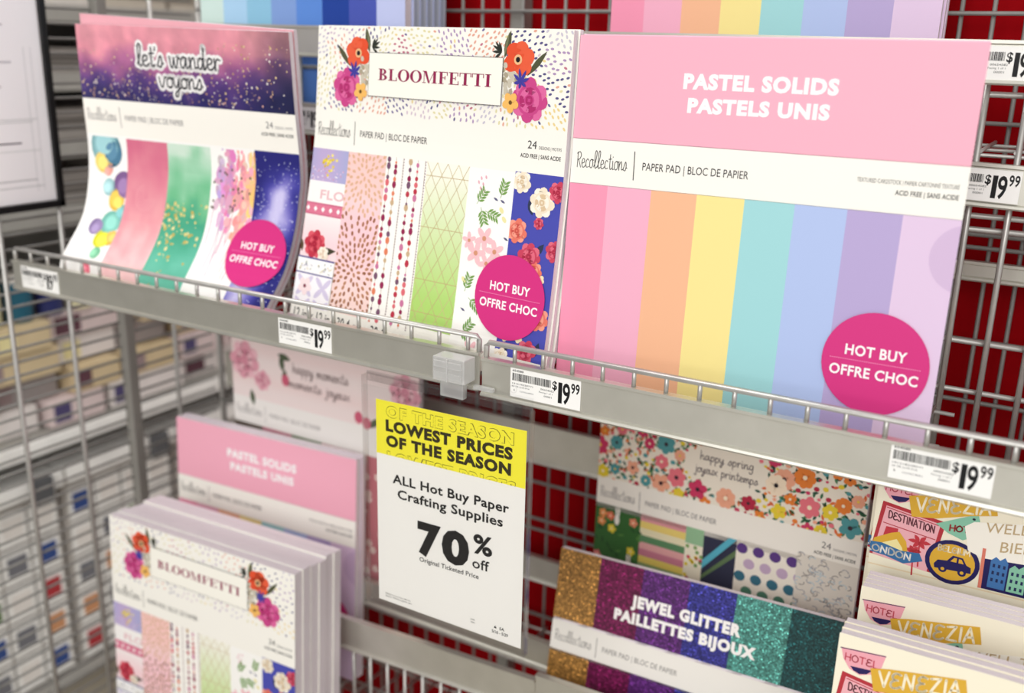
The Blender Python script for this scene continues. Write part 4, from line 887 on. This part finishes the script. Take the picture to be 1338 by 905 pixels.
gp('shelf_board', -1.70, -1.205, -.45, 1.28, -.974, -.96)
rnd = random.Random(77)
pm = {}
def cm(c):
    if c not in pm: pm[c] = noise_mix(mat('carton_%d' % len(pm), rough=.55, spec=.2), tuple(max(0, v-8) for v in c), c, 25)
    return pm[c]
# long white and pink craft boxes with yellow tips on the middle shelf, in two layers
BC = {'white': (226, 218, 214), 'pinkish': (214, 196, 194), 'grey': (160, 152, 150), 'tan': (206, 186, 150)}
i = 0
for lay in range(4):
    y = -.4
    while y < 1.2:
        wd = rnd.uniform(.10, .19); nm = rnd.choice(list(BC)); h = .050
        z0 = -.45+.002+lay*.0525
        if lay == 3 and rnd.random() < .35: y += wd+.01; continue
        xf = -1.225-rnd.uniform(0, .04)
        r = thing('craft_box', '%s craft box, %s layer on the next aisle shelf with the pale edge' % (nm, ('lowest', 'second', 'third', 'top')[lay]), 'box', (xf-.1, y+wd/2, z0), 'craft boxes on the next aisle shelf')
        ct = obj('carton', box_me('carton', -.15, .1, -wd/2, wd/2, 0, h, cm(BC[nm]), .002), r)
        obj('end_label', box_me('end_label', .1, .1005, -wd/2+.008, -wd/2+.008+wd*.3, .008, h-.008, cm(rnd.choice([(96, 62, 72), (80, 72, 110), (226, 214, 160), (150, 130, 130)]))), ct)
        y += wd+rnd.uniform(.006, .02)
# pale round jars and blue/teal tubs above
for k in range(14):
    y = .30+.062*k; c, nm = [((226, 220, 178), 'pale yellow'), ((40, 92, 112), 'teal'), ((48, 52, 100), 'navy'), ((226, 220, 178), 'pale yellow'), ((92, 60, 76), 'plum')][k % 5]
    zb = -.238
    r = thing('craft_jar', '%s capped jar on the next aisle craft boxes, number %s from the near end' % (nm, ('one', 'two', 'three', 'four', 'five', 'six', 'seven', 'eight', 'nine', 'ten', 'eleven', 'twelve', 'thirteen', 'fourteen')[k]), 'jar', (-1.265, y, zb), 'jars on the next aisle shelf')
    bm = bmesh.new(); bmesh.ops.create_cone(bm, cap_ends=True, segments=20, radius1=.024, radius2=.026, depth=.07, matrix=Matrix.Translation((0, 0, .035))); obj('jar_body', mesh_bm(bm, 'jar_body', cm(c)), r)
    bm = bmesh.new(); bmesh.ops.create_cone(bm, cap_ends=True, segments=20, radius1=.022, radius2=.020, depth=.016, matrix=Matrix.Translation((0, 0, .078))); obj('jar_cap', mesh_bm(bm, 'jar_cap', cm((214, 208, 200))), r)
# flat drawers / paper piles in the upper racks
UP = [(150, 144, 138), (168, 160, 152), (120, 114, 112), (188, 178, 164), (96, 96, 112), (206, 198, 192)]
names_up = ['grey', 'light grey', 'dark grey', 'beige', 'slate', 'off-white']
for li, (z, _) in enumerate(LIPS[1:]):
    y = -.42
    while y < 1.2:
        wd = rnd.uniform(.14, .26); q = rnd.randrange(6); h = rnd.uniform(.045, .075)
        r = thing('paper_stack', '%s pile of flat packs on the %s upper rack of the next aisle' % (names_up[q], ('lowest', 'second', 'third', 'fourth', 'highest')[li]), 'paper stack', (-1.36, y+wd/2, z), 'flat packs in the next aisle racks')
        nl = 3
        for k in range(nl):
            obj('flat_pack', box_me('flat_pack', -.14, .12-.01*(k % 2), -wd/2, wd/2, h*k/nl+.0005, h*(k+1)/nl-.001, cm(tuple(min(255, max(0, v+(10, -14, 4)[k])) for v in UP[q])), .0015), r)
        y += wd+rnd.uniform(.008, .02)
# lower white display trays with rows of picture cards
for k in range(6):
    y0 = -.42+.27*k
    r = thing('display_tray', 'white display tray of picture cards in the next aisle, %s from the near end' % ('first', 'second', 'third', 'fourth', 'fifth', 'sixth')[k], 'display tray', (-1.3, y0+.13, -.96), 'display trays of the next aisle')
    bm = bmesh.new(); add_box(bm, -.2, .06, -.13, .13, .0, .40, .002); obj('tray_body', mesh_bm(bm, 'tray_body', cm((190, 184, 178))), r)
    rm = obj('tray_rim', box_me('tray_rim', -.2, .085, -.131, .131, .4005, .432, WHITE, .003), r)
    obj('rim_clip', box_me('rim_clip', .0855, .10, .06, .10, .385, .435, cm((90, 90, 92)), .002), rm)
PC = [((176, 60, 66), 'red'), ((60, 82, 140), 'blue'), ((206, 150, 110), 'tan'), ((120, 120, 126), 'grey'), ((96, 122, 74), 'green'), ((232, 226, 220), 'blank white')]
for k in range(6):
    for i_ in range(4):
        for j in range(5):
            y = -.42+.27*k+.035+i_*.062; z = -.95+j*.076; c, nm = PC[rnd.choice([0, 1, 2, 3, 3, 4, 5, 5, 5])]
            r = thing('picture_card', 'white card with %s picture in row %s of the next aisle display trays' % (nm, ('five', 'four', 'three', 'two', 'one')[j]), 'card', (-1.2365, y, z), 'picture cards of the next aisle')
            cd = obj('card', box_me('card', 0, .004, -.028, .028, 0, .068, WHITE, .0006), r)
            obj('picture', box_me('picture', .0041, .0046, -.02, .02, .016, .054, cm(c)), cd)
